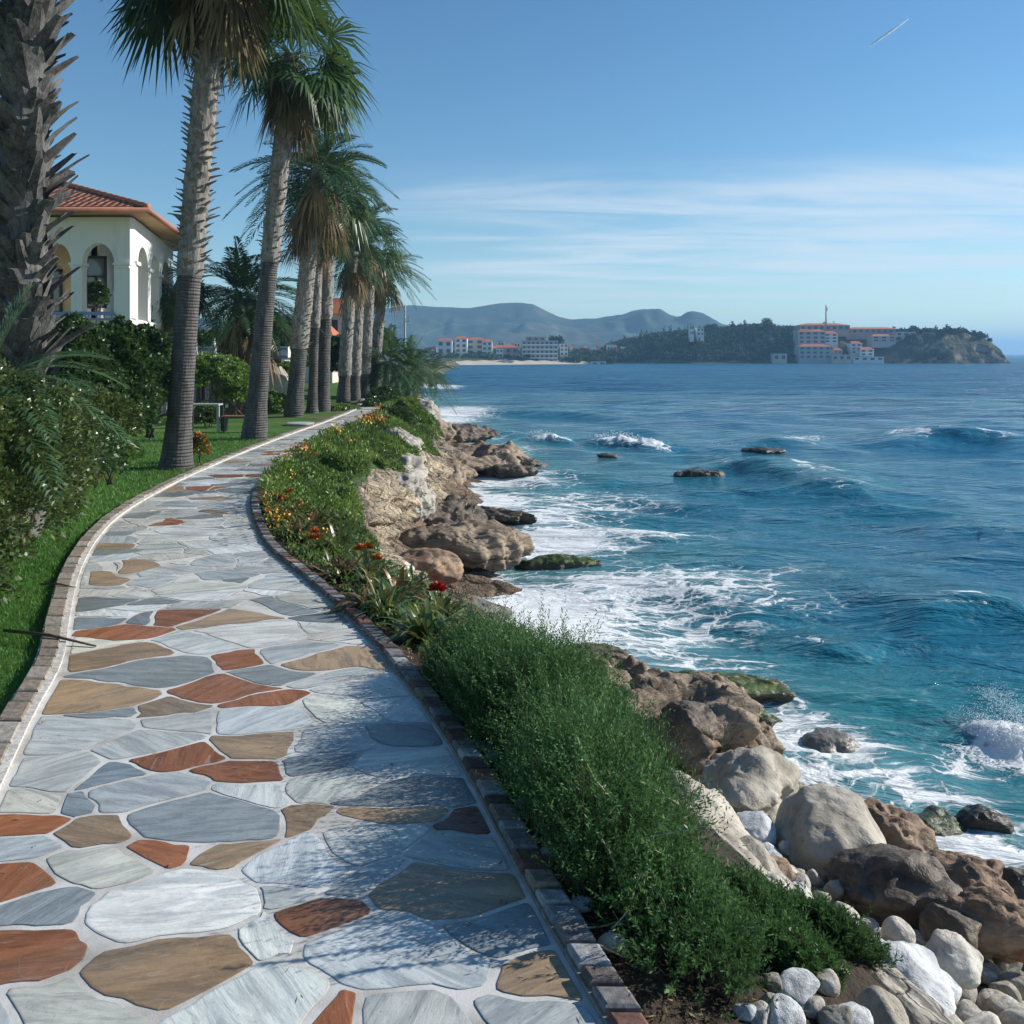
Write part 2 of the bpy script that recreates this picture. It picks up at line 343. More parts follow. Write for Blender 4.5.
def mat_sea():
    t = NT('sea_water'); p = t.pos(); dens = t.attr('foam'); sh = t.attr('shallow')
    deep = t.mix(t.rng(t.noise(t.mapv(p, (.25, 1, 1), (0, 0, rad(-20))), .09, 4), .35, .65), (.004, .092, .200), (.008, .138, .225))
    c = t.mix(t.rng(sh, .05, .6), deep, (.018, .16, .19))
    c = t.mix(t.rng(sh, .55, 1.0), c, (.10, .235, .255))
    patch = t.noise(t.mapv(p, (.5, 1, 1)), .35, 5, .6, .5)
    c = t.mix(t.math('MULTIPLY', t.rng(patch, .55, .68), t.rng(sh, .2, .6, 0, .6)), c, (.035, .05, .045))
    wp = t.n('ShaderNodeVectorMath', {0: t.mapv(p, (.62, 1.25, 1), (0, 0, rad(12))), 1: t.n('ShaderNodeVectorMath', {0: t.n('ShaderNodeTexNoise', {'Vector': p, 'Scale': .7, 'Detail': 4.0}).outputs[1], 1: (1.5, 1.5, 0)}, operation='MULTIPLY')}, operation='ADD').outputs[0]
    v = t.n('ShaderNodeTexVoronoi', {'Vector': wp, 'Scale': 1.5}, feature='DISTANCE_TO_EDGE').outputs[0]
    v2 = t.n('ShaderNodeTexVoronoi', {'Vector': wp, 'Scale': 5.2}, feature='DISTANCE_TO_EDGE').outputs[0]
    l1 = t.rng(v, .16, .0, 0, 1); l2 = t.rng(v2, .22, .0, 0, 1)
    fn = t.noise(wp, 2.6, 8, .72)
    pat = t.math('ADD', t.math('MULTIPLY', l1, .30), t.math('ADD', t.math('MULTIPLY', l2, .20), t.math('MULTIPLY', fn, .85)))
    f = t.math('ADD', pat, t.math('MULTIPLY', dens, 1.0))
    mask = t.rng(f, .94, 1.26)
    mask = t.math('MULTIPLY', mask, t.rng(dens, .02, .22))
    milky = t.math('MULTIPLY', t.rng(f, .66, 1.30), .6)
    c = t.mix(milky, c, (.22, .38, .42))
    c = t.mix(mask, c, (.80, .82, .82))
    rough = t.math('MAXIMUM', t.rng(mask, 0, 1, .10, .6, False), t.rng(t.attr('far'), .2, 1, .0, .36))
    # ripples: stretched across the wind, several sizes
    q = t.mapv(p, (.42, 1, 1), (0, 0, rad(-14)))
    b1 = t.noise(q, .9, 5, .62, .6); b2 = t.noise(q, 3.3, 5, .6, .4); b0 = t.noise(t.mapv(p, (.3, 1, 1), (0, 0, rad(-8))), .16, 5, .62, .5)
    far = t.attr('far')
    n = t.bump(b0, 1.0, t.rng(far, .0, 1, .0, 5.0)); n = t.bump(b1, 1.0, t.rng(far, 0, 1, .30, .6), n)
    n = t.bump(b2, .8, t.rng(mask, 0, 1, .085, .02, False), n)
    n = t.bump(t.math('MULTIPLY', fn, mask), .8, .05, n)
    return t.done(t.pbr(c, rough, n, t.rng(far, 0, 1, .42, .26), IOR=1.33))
M['sea'] = mat_sea()
def mat_tiles():
    t = NT('roof_tiles'); uv = t.attr('suv', 'Vector')
    br = t.n('ShaderNodeTexBrick', {'Vector': uv, 'Color1': (.36, .12, .06, 1), 'Color2': (.50, .20, .11, 1), 'Mortar': (.10, .035, .02, 1), 'Scale': 1.0, 'Mortar Size': .035, 'Brick Width': .22, 'Row Height': .32, 'Bias': 0.0}, offset=.5)
    w = t.n('ShaderNodeTexWave', {'Vector': uv, 'Scale': 1.43 * 1.0}, bands_direction='X', wave_profile='SIN').outputs[1]
    c = t.mix(t.rng(t.noise(t.pos(), 3, 5), .35, .7, 0, .5), br.outputs[0], (.22, .10, .07))
    return t.done(t.pbr(c, .8, t.bump(t.math('ADD', w, t.math('MULTIPLY', br.outputs[1], -.6)), .9, .05), .3))
M['terracotta'] = mat_tiles()
def mat_mount():
    t = NT('mountain'); p = t.pos()
    n = t.noise(p, .006, 8, .65, .3); n2 = t.noise(p, .03, 6, .7)
    c = t.ramp(n, [(.3, (.02, .045, .04)), (.5, (.04, .07, .055)), (.7, (.11, .10, .075))])
    c = t.mix(t.rng(n2, .5, .7, 0, .5), c, (.15, .12, .09))
    ln = t.math('ABSOLUTE', t.math('SUBTRACT', t.noise(t.mapv(p, (1, .6, 1)), .0022, 2, .4), .5))
    c = t.mix(t.rng(ln, .004, .001, 0, .25), c, (.30, .24, .18))
    return t.done(t.pbr(c, .95, None, .1))
M['mount'] = mat_mount()
def mat_head():
    t = NT('headland_ground'); p = t.pos()
    n = t.noise(p, .06, 7, .65); z = t.n('ShaderNodeSeparateXYZ', {0: t.n('ShaderNodeNewGeometry').outputs['Normal']}).outputs[2]
    c = t.ramp(n, [(.35, (.035, .05, .025)), (.55, (.08, .085, .045)), (.7, (.25, .2, .14))])
    rock = t.ramp(t.noise(p, .25, 6, .7), [(.3, (.10, .08, .06)), (.6, (.32, .26, .20)), (.75, (.48, .40, .32))])
    c = t.mix(t.rng(z, .75, .45), c, rock)
    return t.done(t.pbr(c, .95, t.bump(t.noise(p, .4, 5), 1, 1.0), .1))
M['head'] = mat_head()

# ------------------------------------------------------------ plan curves (world metres, +Y away from the camera)
def spl(pts):
    pts = np.array(sorted(pts)); y = pts[:, 0]; x = pts[:, 1]
    m = np.gradient(x, y)
    def f(q):
        q = np.asarray(q, float); i = np.clip(np.searchsorted(y, q) - 1, 0, len(y) - 2)
        h = y[i + 1] - y[i]; t = np.clip((q - y[i]) / h, -3, 4)
        a = (2 * t**3 - 3 * t**2 + 1) * x[i] + (t**3 - 2 * t**2 + t) * h * m[i] + (-2 * t**3 + 3 * t**2) * x[i + 1] + (t**3 - t**2) * h * m[i + 1]
        return np.where(q < y[0], x[0] + m[0] * (q - y[0]), np.where(q > y[-1], x[-1] + m[-1] * (q - y[-1]), a))
    return f
XL = spl([(-4, .2), (0, -1.12), (4.65, -2.62), (5.4, -2.88), (6.4, -3.2), (7.4, -3.64), (9.2, -4.4), (11.8, -5.22), (14.6, -5.65), (18.3, -5.9), (22.5, -6.02), (30, -6.02), (36, -6.2), (42, -6.9), (46, -7.5)])
XR = spl([(-4, 2.6), (0, 1.35), (2.96, .30), (3.9, .0), (4.65, -.22), (6.17, -.78), (7.44, -1.34), (8.76, -2.01), (10.1, -2.72), (11.9, -3.42), (13.6, -3.95), (15.7, -4.35), (19.6, -4.68), (25.4, -4.85), (31, -5.0), (36, -5.3), (42, -5.9), (46, -6.45)])
XRc = spl([(-4, 2.6), (0, 1.35), (2.96, .30), (3.9, .0), (4.65, -.22), (6.17, -.78), (7.44, -1.34), (8.76, -2.01), (10.1, -2.72), (11.9, -3.42), (13.6, -3.95), (15.7, -4.35), (19.6, -4.68), (25.4, -4.85), (31, -5.0), (36, -5.3), (42, -5.9), (60, -8.3), (110, -14.5)])
def tab(ys, vs): return lambda q: np.interp(q, ys, vs)
TY = [-4, 3, 5, 8, 11, 13, 15, 18, 22, 28, 36, 45, 60, 110]
fE = tab(TY, [1.5, 1.5, 1.6, 1.8, 1.8, 1.6, 1.35, 1.25, 1.5, 1.75, 2.0, 1.9, 1.6, 1.5])
fzE = tab(TY, [-.7, -.7, -.75, -.7, -.65, -.6, -.6, -.65, -.85, -.9, -.85, -.7, -.3, -.2])
fB = tab(TY, [3.0, 3.0, 3.1, 3.3, 3.4, 3.2, 2.8, 2.5, 2.6, 2.9, 3.2, 2.9, 2.6, 2.4])
fzB = tab(TY, [-1.65, -1.75, -1.85, -2.0, -2.15, -2.25, -2.3, -2.3, -2.3, -2.3, -2.3, -2.3, -2.3, -2.3])
XW = tab([-4, 4, 6, 7.5, 9, 10, 11.5, 12.5, 13.2, 14.1, 16.2, 18, 20, 23, 28, 32, 37, 45, 55, 65, 80, 110], [9, 6.6, 5.6, 4.7, 3.7, 3.3, 2.9, 2.5, 1.8, .8, -.6, -.2, -.3, -.9, -1.6, -1.9, -1.6, -2.6, -4.8, -6, -8, -11.5])
def cliff_z(d, Y):
    E, zE, B, zB = fE(Y), fzE(Y), fB(Y), fzB(Y); W = np.maximum(XW(Y) - XRc(Y), B + .3)
    nz = fbm(P3(d * .8, Y * .8, 4.2), 4, 5)
    E = E + .45 * nz
    z1 = -.03 - (-(zE) - .03) * np.clip(d / E, 0, 1) ** 1.4
    t = np.clip((d - E) / (B - E), 0, 1)
    z2 = zE + (zB - zE) * (t ** .8)
    t3 = np.clip((d - B) / (W - B), 0, 1); z3 = zB + (SEA - .05 - zB) * t3
    z4 = SEA - .05 - .28 * np.clip(d - W, 0, 30)
    z = np.where(d < E, z1, np.where(d < B, z2, np.where(d < W, z3, z4)))
    return z
def ground_z(X, Y):
    X = np.asarray(X, float); Y = np.asarray(Y, float); d = X - XRc(Y) - .14
    return np.where(d < 0, -.02, cliff_z(np.maximum(d, 0), Y))

def gz(x, y): return float(ground_z(np.array([x]), np.array([y]))[0])
# ------------------------------------------------------------ ground (left: lawn, running on to the far shore)
def grid(us, vs, f):
    U, Vv = np.meshgrid(us, vs); V = f(U.ravel(), Vv.ravel()); nu, nv = len(us), len(vs)
    i = np.arange(nu * (nv - 1)).reshape(nv - 1, nu)[:, :-1].ravel()
    return V, np.stack([i, i + 1, i + 1 + nu, i + nu], 1)
def lawn():
    ys = np.concatenate([np.arange(-4, 45, .25), np.geomspace(45, 109, 30)])
    us = np.concatenate([-np.geomspace(400, 3, 40), np.linspace(-2.9, 0, 40)])
    def f(u, y):
        x = XRc(y) + .14 + u
        b = fbm(P3(x * .25, y * .25), 3, 9) * .12 * sstep(3.4, 6, -u) * sstep(-2, 2, y)
        z = -.02 + b - .012 * (XL(y) - .16 > x)
        z = z + np.clip((XL(y) - 6 - x) * .02, 0, 1.2) * 0
        return np.stack([x, y, z], -1)
    V, F = grid(us, ys, f)
    dd = XL(V[:, 1]) - V[:, 0]
    dry = np.exp(-np.maximum(dd - .1, 0) / .7) * sstep(11, 18, V[:, 1]) + .6 * sstep(.1, .6, fbm(V * .5, 3, 77)) * sstep(11, 18, V[:, 1])
    o = mk('lawn', V, F, M['lawn'], smooth=True, attrs={'dry': dry}); tag(o, kind='structure')
lawn()
def far_land():
    t = np.linspace(0, 1, 60)
    ys = np.geomspace(108, 2600, 70); us = np.concatenate([-np.geomspace(2500, 2, 30), [-1, 0, 4, 10]])
    shore = tab([100, 150, 250, 370, 428, 440, 520, 1180, 2600], [-12.5, -14, -18, -22, -24, 42, 60, 420, 900])
    def f(u, y):
        sx = shore(y); x = sx + u
        z = np.where(u < -2, -.3 + .02 * np.clip(-u, 0, 100), SEA + .9 - .12 * (u + 2) * 4) + .4 * fbm(P3(x * .05, y * .05), 3, 3)
        z = np.where(u > 1, SEA - 3, z)
        return np.stack([x, y, z], -1)
    V, F = grid(us, ys, f)
    o = mk('coastal_plain', V, F, M['head'], smooth=True); tag(o, kind='structure')
far_land()
def cliff():
    ys = np.concatenate([np.arange(-4, 2, .2), np.arange(2, 14, .05), np.arange(14, 34, .06), np.arange(34, 60, .13), np.arange(60, 111, .7)])
    us = np.concatenate([np.arange(0, 1, .07), np.arange(1, 4.2, .05), np.arange(4.2, 7.5, .1), np.geomspace(7.6, 22, 14)])
    def f(u, y):
        x = XRc(y) + .14 + u; z = cliff_z(u, y)
        E = fE(y); m2 = (.22 + .78 * sstep(11, 14, y)) * sstep(E * .9, E + .4, u) * (1 - sstep(fB(y) + .8, fB(y) + 3, u))
        q = P3(x, y, z * 1.0)
        gul = ridged(np.stack([x * .25, y * 1.1, z * .25], -1), 4, 31)                      # erosion gullies running down the face
        z = z + m2 * (gul * .16 - .06)
        blk = np.round(vnoise(P3(x * .6, y * .55, z * .9), 47) * 2.5) / 2.5
        x = x + m2 * (.55 * fbm(P3(x * .6, y * .6, z * 1.1), 5, 41) + .16 * gul + .42 * blk)
        st = z * 3.2 + fbm(P3(x * .4, y * .4), 3, 51) * 1.2
        x = x + m2 * .22 * (np.abs((st % 1.0) - .5) * 2 - .5)                  # strata
        z = z + .05 * fbm(P3(x * 3, y * 3), 4, 61) * sstep(0, .6, u) + .25 * sstep(fB(y) - .3, fB(y) + .6, u) * fbm(P3(x * .9, y * 1.3), 4, 71) * (y > 12)
        return np.stack([x, y, z], -1)
    V, F = grid(us, ys, f)
    x, y, z = V.T; d = x - XRc(y)
    n = fbm(P3(x * 1.1, y * 1.1, z), 4, 91); n2 = fbm(P3(x * 3, y * 3, z * 3), 3, 92)
    white = np.array([.47, .395, .29]); brown = np.array([.20, .145, .10]); soil = np.array([.05, .036, .024]); green = np.array([.05, .11, .025]); grey = np.array([.40, .38, .34]); sand = np.array([.42, .37, .29])
    n5 = fbm(P3(x * .35, y * .35, z * .5), 3, 95)[:, None]; col = np.tile(white, (len(V), 1)) * (1 + .3 * n[:, None]) ; col = col * (1 - sstep(.0, .3, n5)) + np.array([.27, .23, .185]) * sstep(.0, .3, n5)
    near = 1 - sstep(11, 13.5, y)
    col = col * (1 - near[:, None]) + grey * near[:, None]
    k = sstep(-1.5, -2.0, z + .25 * n)[:, None]; col = col * (1 - k) + brown * k
    k = (sstep(-.40, -.48, z + .1 * n) * sstep(.5, .6, d / fE(y)) * (1 - sstep(6.5, 7.5, y)))[:, None]; col = col * (1 - k) + grey * k
    k = (sstep(-1.55, -1.7, z + .1 * n) * (1 - sstep(9.5, 11.5, y)))[:, None]; col = col * (1 - k) + sand * k
    k = (sstep(.99, 1.05, d / (fE(y) + .45 * n + .12 * n2)))
    gr = (1 - k)[:, None]
    top = np.where((y > 13)[:, None], green * (1 + .5 * n2[:, None]), soil)
    col = col * (1 - gr) + top * gr
    col = np.clip(col, .01, .9)
    o = mk('cliff', V, F, M['cliff'], smooth=True, attrs={'col': col, 'rocky': 1 - gr[:, 0]}); tag(o, kind='structure')
cliff()

# ------------------------------------------------------------ the path
def clip(poly, nx, ny, c):
    """keep points with nx*x+ny*y <= c"""
    out = []; n = len(poly)
    for i in range(n):
        a, b = poly[i], poly[(i + 1) % n]
        da = nx * a[0] + ny * a[1] - c; db = nx * b[0] + ny * b[1] - c
        if da <= 0: out.append(a)
        if da * db < 0:
            t = da / (da - db); out.append((a[0] + t * (b[0] - a[0]), a[1] + t * (b[1] - a[1])))
    return out
CL = {'G': ((.51, .535, .52), (.30, .32, .33)), 'W': ((.70, .71, .68), (.45, .44, .41)), 'P': ((.62, .63, .56), (.32, .22, .12)), 'S': ((.22, .255, .27), (.12, .13, .14)),
      'R': ((.28, .108, .048), (.18, .07, .035)), 'T': ((.34, .24, .15), (.22, .13, .07)), 'D': ((.17, .045, .03), (.09, .03, .02))}
SEEDS = [(30, 952, 'R', 1), (75, 996, 'P', 1), (8, 1018, 'G', 0), (165, 905, 'W', 3), (165, 970, 'T', 2), (255, 940, 'P', 1), (282, 968, 'D', 0), (245, 1004, 'P', 2), (102, 943, 'S', -1), (345, 1020, 'R', 0),
         (52, 910, 'S', 1), (12, 886, 'R', 1), (88, 868, 'P', 1), (25, 845, 'G', 0), (18, 822, 'R', 0), (96, 832, 'T', 0), (150, 852, 'R', 0), (192, 849, 'R', -1), (232, 860, 'T', 0), (20, 803, 'P', 0), (88, 800, 'S', -1),
         (205, 818, 'S', 2), (163, 789, 'G', 1), (135, 771, 'S', 0), (180, 755, 'R', 1), (232, 776, 'R', 0), (252, 745, 'T', 0), (252, 792, 'G', 0), (302, 812, 'T', 0), (60, 735, 'G', 3), (50, 768, 'G', 1),
         (268, 716, 'G', 1), (190, 720, 'G', 0), (165, 708, 'T', 0), (105, 712, 'S', 0), (228, 688, 'R', 0), (272, 706, 'R', -1), (90, 700, 'T', 1), (345, 785, 'P', 1), (395, 795, 'S', 1), (390, 820, 'T', 0), (358, 828, 'S', -1),
         (457, 832, 'D', 0), (380, 850, 'G', 1), (455, 852, 'G', 1), (380, 882, 'G', 1), (440, 897, 'T', 2), (338, 915, 'R', 1), (400, 958, 'G', 3), (505, 930, 'S', 1), (535, 975, 'T', 1), (425, 1018, 'G', 1), (330, 742, 'G', 0), (385, 736, 'S', 0),
         (325, 764, 'S', -1), (400, 765, 'G', 0), (335, 712, 'P', 1), (395, 708, 'G', 1), (165, 670, 'S', 1), (240, 660, 'R', -1), (120, 655, 'T', 0), (290, 672, 'S', 0), (200, 642, 'G', 0), (300, 865, 'G', 1), (280, 895, 'G', 0), (505, 1005, 'G', 1), (150, 745, 'G', 1), (120, 632, 'R', 0)]
def path():
    rs = R_(3); S = []
    for px, py, c, w in SEEDS:
        x, y = at(px, py); S.append((x, y, c, w * .018))
    y = -3.6
    AX = .68
    while y < 44:
        xl, xr = float(XL(y)), float(XR(y)); n = max(2, int(round((xr - xl) / np.interp(y, [5, 9], [.62, .46]))))
        off = rs.uniform(-.3, .3)
        for i in range(n):
            x = xl + (xr - xl) * (i + .5 + off * .6 + rs.uniform(-.36, .36)) / n; yy = y + rs.uniform(-.22, .22)
            if all(((x - s[0]) * AX) ** 2 + (yy - s[1]) ** 2 > .29 ** 2 for s in S[:len(SEEDS)]):
                c = rs.choice(list('GWPSRTD'), p=[.50, .17, .13, .09, .04, .065, .005]); S.append((x, yy, c, rs.uniform(-.05, .07)))
        y += float(np.interp(y, [5, 8, 16], [.36, .26, .32]))
    P = np.array([(s[0] * AX, s[1]) for s in S]); Wt = np.array([s[3] for s in S])
    V = []; Fc = []; col = []; edge = []; rim = []; suv = []; mi = []; nv = 0
    # mortar sheet
    ys = np.arange(-4, 46, .25); us = np.linspace(0, 1, 12)
    def f(u, y_): x = XL(y_) + (XR(y_) - XL(y_)) * u; return np.stack([x, y_, 0 * x - .0012 + .0008 * fbm(P3(x * 3, y_ * 3), 3, 8)], -1)
    g, gf = grid(us, ys, f)
    V.append(g); Fc += gf.tolist(); mi += [0] * len(gf); nv = len(g)
    z3 = np.zeros((len(g), 3)); col.append(z3); rim.append(z3); suv.append(z3); edge.append(np.zeros(len(g)))
    for i, s in enumerate(S):
        cx, cy = P[i]; poly = [(cx - 1.2, cy - 1.2), (cx + 1.2, cy - 1.2), (cx + 1.2, cy + 1.2), (cx - 1.2, cy + 1.2)]
        dd = np.hypot(P[:, 0] - cx, P[:, 1] - cy); near = np.argsort(dd)[1:22]
        gap = .006 + .009 * rs.rand() * min(1, 7 / max(1, s[1]))
        for j in near:
            if dd[j] > 1.7 or dd[j] < 1e-6: continue
            nx, ny = (P[j] - P[i]) / dd[j]
            c = (dd[j] ** 2 + Wt[i] - Wt[j]) / (2 * dd[j]); c = min(max(c, .08 * dd[j]), .92 * dd[j])
            poly = clip(poly, nx, ny, nx * cx + ny * cy + c - gap)
            if len(poly) < 3: break
        if len(poly) < 3: continue
        poly = [(a / AX, b) for a, b in poly]
        for fx, sgn, g_ in ((XL, -1, .035), (XR, 1, .02)):
            for yy in (s[1] - .25, s[1], s[1] + .25):
                x0 = float(fx(yy)); sl = float(fx(yy + .05) - fx(yy - .05)) / .1
                l = math.hypot(1, sl); nx, ny = sgn / l, -sgn * sl / l
                poly = clip(poly, nx, ny, nx * x0 + ny * yy - g_)
        if len(poly) < 3: continue
        q = np.array(poly)
        A = .5 * abs(np.dot(q[:, 0], np.roll(q[:, 1], 1)) - np.dot(q[:, 1], np.roll(q[:, 0], 1)))
        if A < .012: continue
        # resample, round, roughen
        for it in range(2):
            k = .09 if it == 0 else .2
            nxt = np.roll(q, -1, 0); q = np.stack([q * (1 - k) + nxt * k, q * k + nxt * (1 - k)], 1).reshape(-1, 2)
        pts = []
        for a, b in zip(q, np.roll(q, -1, 0)):
            m = max(1, int(np.hypot(*(b - a)) / .05))
            for k in range(m): pts.append(a + (b - a) * k / m)
        q = np.array(pts); c0 = q.mean(0)
        r = 1 + .07 * fbm(P3(q[:, 0] * 8, q[:, 1] * 8, i * 1.7), 4, 4) ; q = c0 + (q - c0) * np.minimum(r, 1.015)[:, None]
        n = len(q); h = .0016 + .0014 * rs.rand()
        wv = P3(q[:, 0] * 2.6, q[:, 1] * 2.6); wf = sstep(.05, .35, XR(q[:, 1]) - q[:, 0]) * sstep(.05, .35, q[:, 0] - XL(q[:, 1])); q = q + (wf * .085)[:, None] * np.stack([vnoise(wv, 301), vnoise(wv, 302)], -1) + (wf * .020)[:, None] * np.stack([vnoise(wv * 4, 303), vnoise(wv * 4, 304)], -1); c0 = q.mean(0)
        rings = [(1.0, .0005, 1.0), (.985, h * .75, 1.0), (.95, h, .8), (.72, h, .25), (.35, h + .0008, 0)]
        vv = []; ee = []
        for sc_, z, e in rings:
            vv.append(np.column_stack([c0 + (q - c0) * sc_, np.full(n, z)])); ee.append(np.full(n, e))
        vv.append([[c0[0], c0[1], h + .001]]); ee.append([0])
        vv = np.concatenate(vv); ee = np.concatenate(ee)
        F = []
        for k in range(len(rings) - 1):
            for j in range(n): F.append([nv + k * n + j, nv + k * n + (j + 1) % n, nv + (k + 1) * n + (j + 1) % n, nv + (k + 1) * n + j])
        for j in range(n): F.append([nv + 4 * n + j, nv + 4 * n + (j + 1) % n, nv + 5 * n])
        area = .5 * (np.dot(q[:, 0], np.roll(q[:, 1], -1)) - np.dot(q[:, 1], np.roll(q[:, 0], -1)))
        if area < 0: F = [f_[::-1] for f_ in F]
        base, rm = CL[s[2]]; v = rs.uniform(.8, 1.2); wc = rs.normal(0, .035); tint = np.clip(np.array(base) * v * (1 + wc * np.array([1, .25, -.8])), .01, .85)
        th = rs.uniform(0, math.pi) if rs.rand() < .5 else rs.normal(.2, .4); ca, sa = math.cos(th), math.sin(th)
        uvv = np.column_stack([vv[:, 0] * ca + vv[:, 1] * sa + rs.uniform(0, 50), -vv[:, 0] * sa + vv[:, 1] * ca + rs.uniform(0, 50), np.full(len(vv), rs.uniform(0, 50))])
        V.append(vv); Fc += F; mi += [1] * len(F); nv += len(vv)
        col.append(np.tile(tint, (len(vv), 1))); rim.append(np.tile(np.array(rm) * v, (len(vv), 1))); suv.append(uvv); edge.append(ee)
    o = mk('path', np.concatenate(V), Fc, [M['mortar'], M['flag']], smooth=False, attrs={'col': np.concatenate(col), 'rim': np.concatenate(rim), 'suv': np.concatenate(suv), 'edge': np.concatenate(edge)}, midx=mi)
    tag(o, kind='structure')
path()
def kerb(fx, sgn, w, pal, hgt, seed, line):
    rs = R_(seed); mb = MB(); cols = []; y = -3.8
    while y < 44:
        L = rs.uniform(.16, .30) if sgn < 0 else rs.uniform(.07, .17)
        y1 = y + L; g = .008
        ya, yb = y + g, y1 - g; xa, xb = float(fx(ya)), float(fx(yb))
        h = hgt + rs.uniform(-.006, .006)
        for (o0, o1) in ([(line, w)] if sgn < 0 else [(.012, w)]):
            j = rs.uniform(-.006, .006)
            p = [(xa + sgn * o0, ya), (xb + sgn * o0, yb), (xb + sgn * (o1 + j), yb), (xa + sgn * (o1 + j), ya)]
            c0 = np.mean(p, 0); b = .01
            q = [tuple(np.array(c) + (c0 - np.array(c)) * (b / (np.hypot(*(np.array(c) - c0)) + 1e-6)) * 1.6) for c in p]
            V = [(*c, -.06) for c in p] + [(*c, h - .008) for c in p] + [(*c, h) for c in q]
            F = []
            for r in (0, 4):
                for k in range(4): F.append([r + k, r + (k + 1) % 4, r + 4 + (k + 1) % 4, r + 4 + k])
            F.append([8, 9, 10, 11])
            if sgn < 0: F = [f[::-1] for f in F]
            F = [f[::-1] for f in F]
            mb.add(V, F); c = np.array(pal[rs.randint(len(pal))]) * rs.uniform(.8, 1.15); cols.append(np.tile(c, (12, 1)))
        y = y1
    # bedding strip the blocks sit in (and the white joint line along the left kerb)
    ys = np.arange(-4, 44.2, .2); off = [(.0, .0), (.0, .022), (line, .022), (line, .012), (w + .01, .012), (w + .02, -.05)] if sgn < 0 else [(0, 0), (.0, .018), (w + .005, .018), (w + .02, -.06)]
    V = np.array([[fx(y) + sgn * o[0], y, o[1] if o[1] <= 0 or sgn > 0 or o[0] > line - .001 and o[1] < .02 else o[1]] for y in ys for o in off], float); k = len(off)
    F = [[i * k + j, i * k + j + 1, (i + 1) * k + j + 1, (i + 1) * k + j] for i in range(len(ys) - 1) for j in range(k - 1)]
    if sgn > 0: pass
    else: F = [f[::-1] for f in F]
    mb.add(V, F); cols.append(np.tile(np.array([.62, .60, .56]) if sgn < 0 else np.array([.25, .23, .2]), (len(V), 1)))
    o = mk('kerb', np.concatenate(mb.V), mb.F, M['block'], attrs={'col': np.concatenate(cols)}); tag(o, kind='structure')
kerb(XL, -1, .19, [(.30, .25, .20), (.34, .30, .26), (.26, .22, .18), (.36, .33, .29)], .035, 5, .05)
kerb(XR, 1, .13, [(.14, .12, .11), (.25, .20, .16), (.42, .43, .43), (.09, .06, .055), (.30, .31, .33), (.18, .09, .07), (.20, .19, .19), (.22, .21, .22)], .045, 6, 0)

# ------------------------------------------------------------ sea
FOAM = [  # x px, y px, radius x px, radius y px, strength  (patches of foam lying on the water)
    (540, 615, 90, 34, .62), (620, 590, 90, 18, .40), (500, 640, 50, 16, .5), (480, 585, 40, 16, .6), (600, 650, 90, 10, .35), (560, 545, 60, 16, .55), (640, 540, 60, 9, .40), (520, 520, 60, 10, .45), (480, 500, 50, 9, .5), (700, 585, 90, 12, .30),
    (500, 478, 60, 7, .40), (460, 492, 30, 12, .5), (470, 452, 50, 6, .5), (450, 436, 40, 4, .45), (455, 412, 34, 4, .6), (445, 420, 30, 3, .5), (440, 386, 22, 2, .6),
    (740, 598, 60, 12, .28), (700, 660, 60, 8, .26), (690, 632, 50, 8, .34), (835, 738, 48, 20, .50), (790, 735, 45, 24, .40), (860, 770, 70, 18, .30), (900, 760, 40, 10, .25), (930, 790, 60, 20, .32), (970, 850, 70, 36, .44), (740, 705, 60, 10, .42), (690, 690, 60, 8, .45), (890, 850, 40, 22, .5), (1000, 880, 60, 28, .5), (1005, 748, 40, 14, .55), (960, 760, 40, 8, .3), (780, 820, 40, 14, .3), (800, 612, 30, 5, .25), (660, 610, 80, 24, .30),
    (580, 500, 80, 12, .22), (800, 440, 20, 2, .3)]
CRESTS = [  # polyline in pixels at the water, height (m), half width (m), foam
    ([(525, 437), (550, 440), (575, 441)], .32, 1.1, .75), ([(592, 441), (615, 444), (640, 447), (680, 450)], .52, 1.3, .95),
    ([(690, 470), (740, 472), (790, 478), (850, 496), (900, 516)], .55, 2.2, .0), ([(880, 448), (930, 442), (980, 444), (1060, 450)], .75, 2.6, .06),
    ([(905, 535), (960, 530), (1020, 538), (1080, 556)], .36, 1.5, .05), ([(930, 570), (1000, 560), (1080, 575)], .35, 1.4, .0), ([(620, 478), (560, 482), (500, 470)], .2, 1.2, .0),
    ([(720, 446), (780, 444), (830, 448)], .35, 1.5, .1), ([(900, 640), (960, 620), (1050, 625)], .28, 1.1, .0), ([(960, 720), (1020, 742), (1100, 775)], .13, .50, 1.25), ([(780, 630), (830, 648), (880, 660)], .14, .7, .1), ([(700, 700), (800, 690), (900, 700), (1000, 720)], .13, .6, .05)]
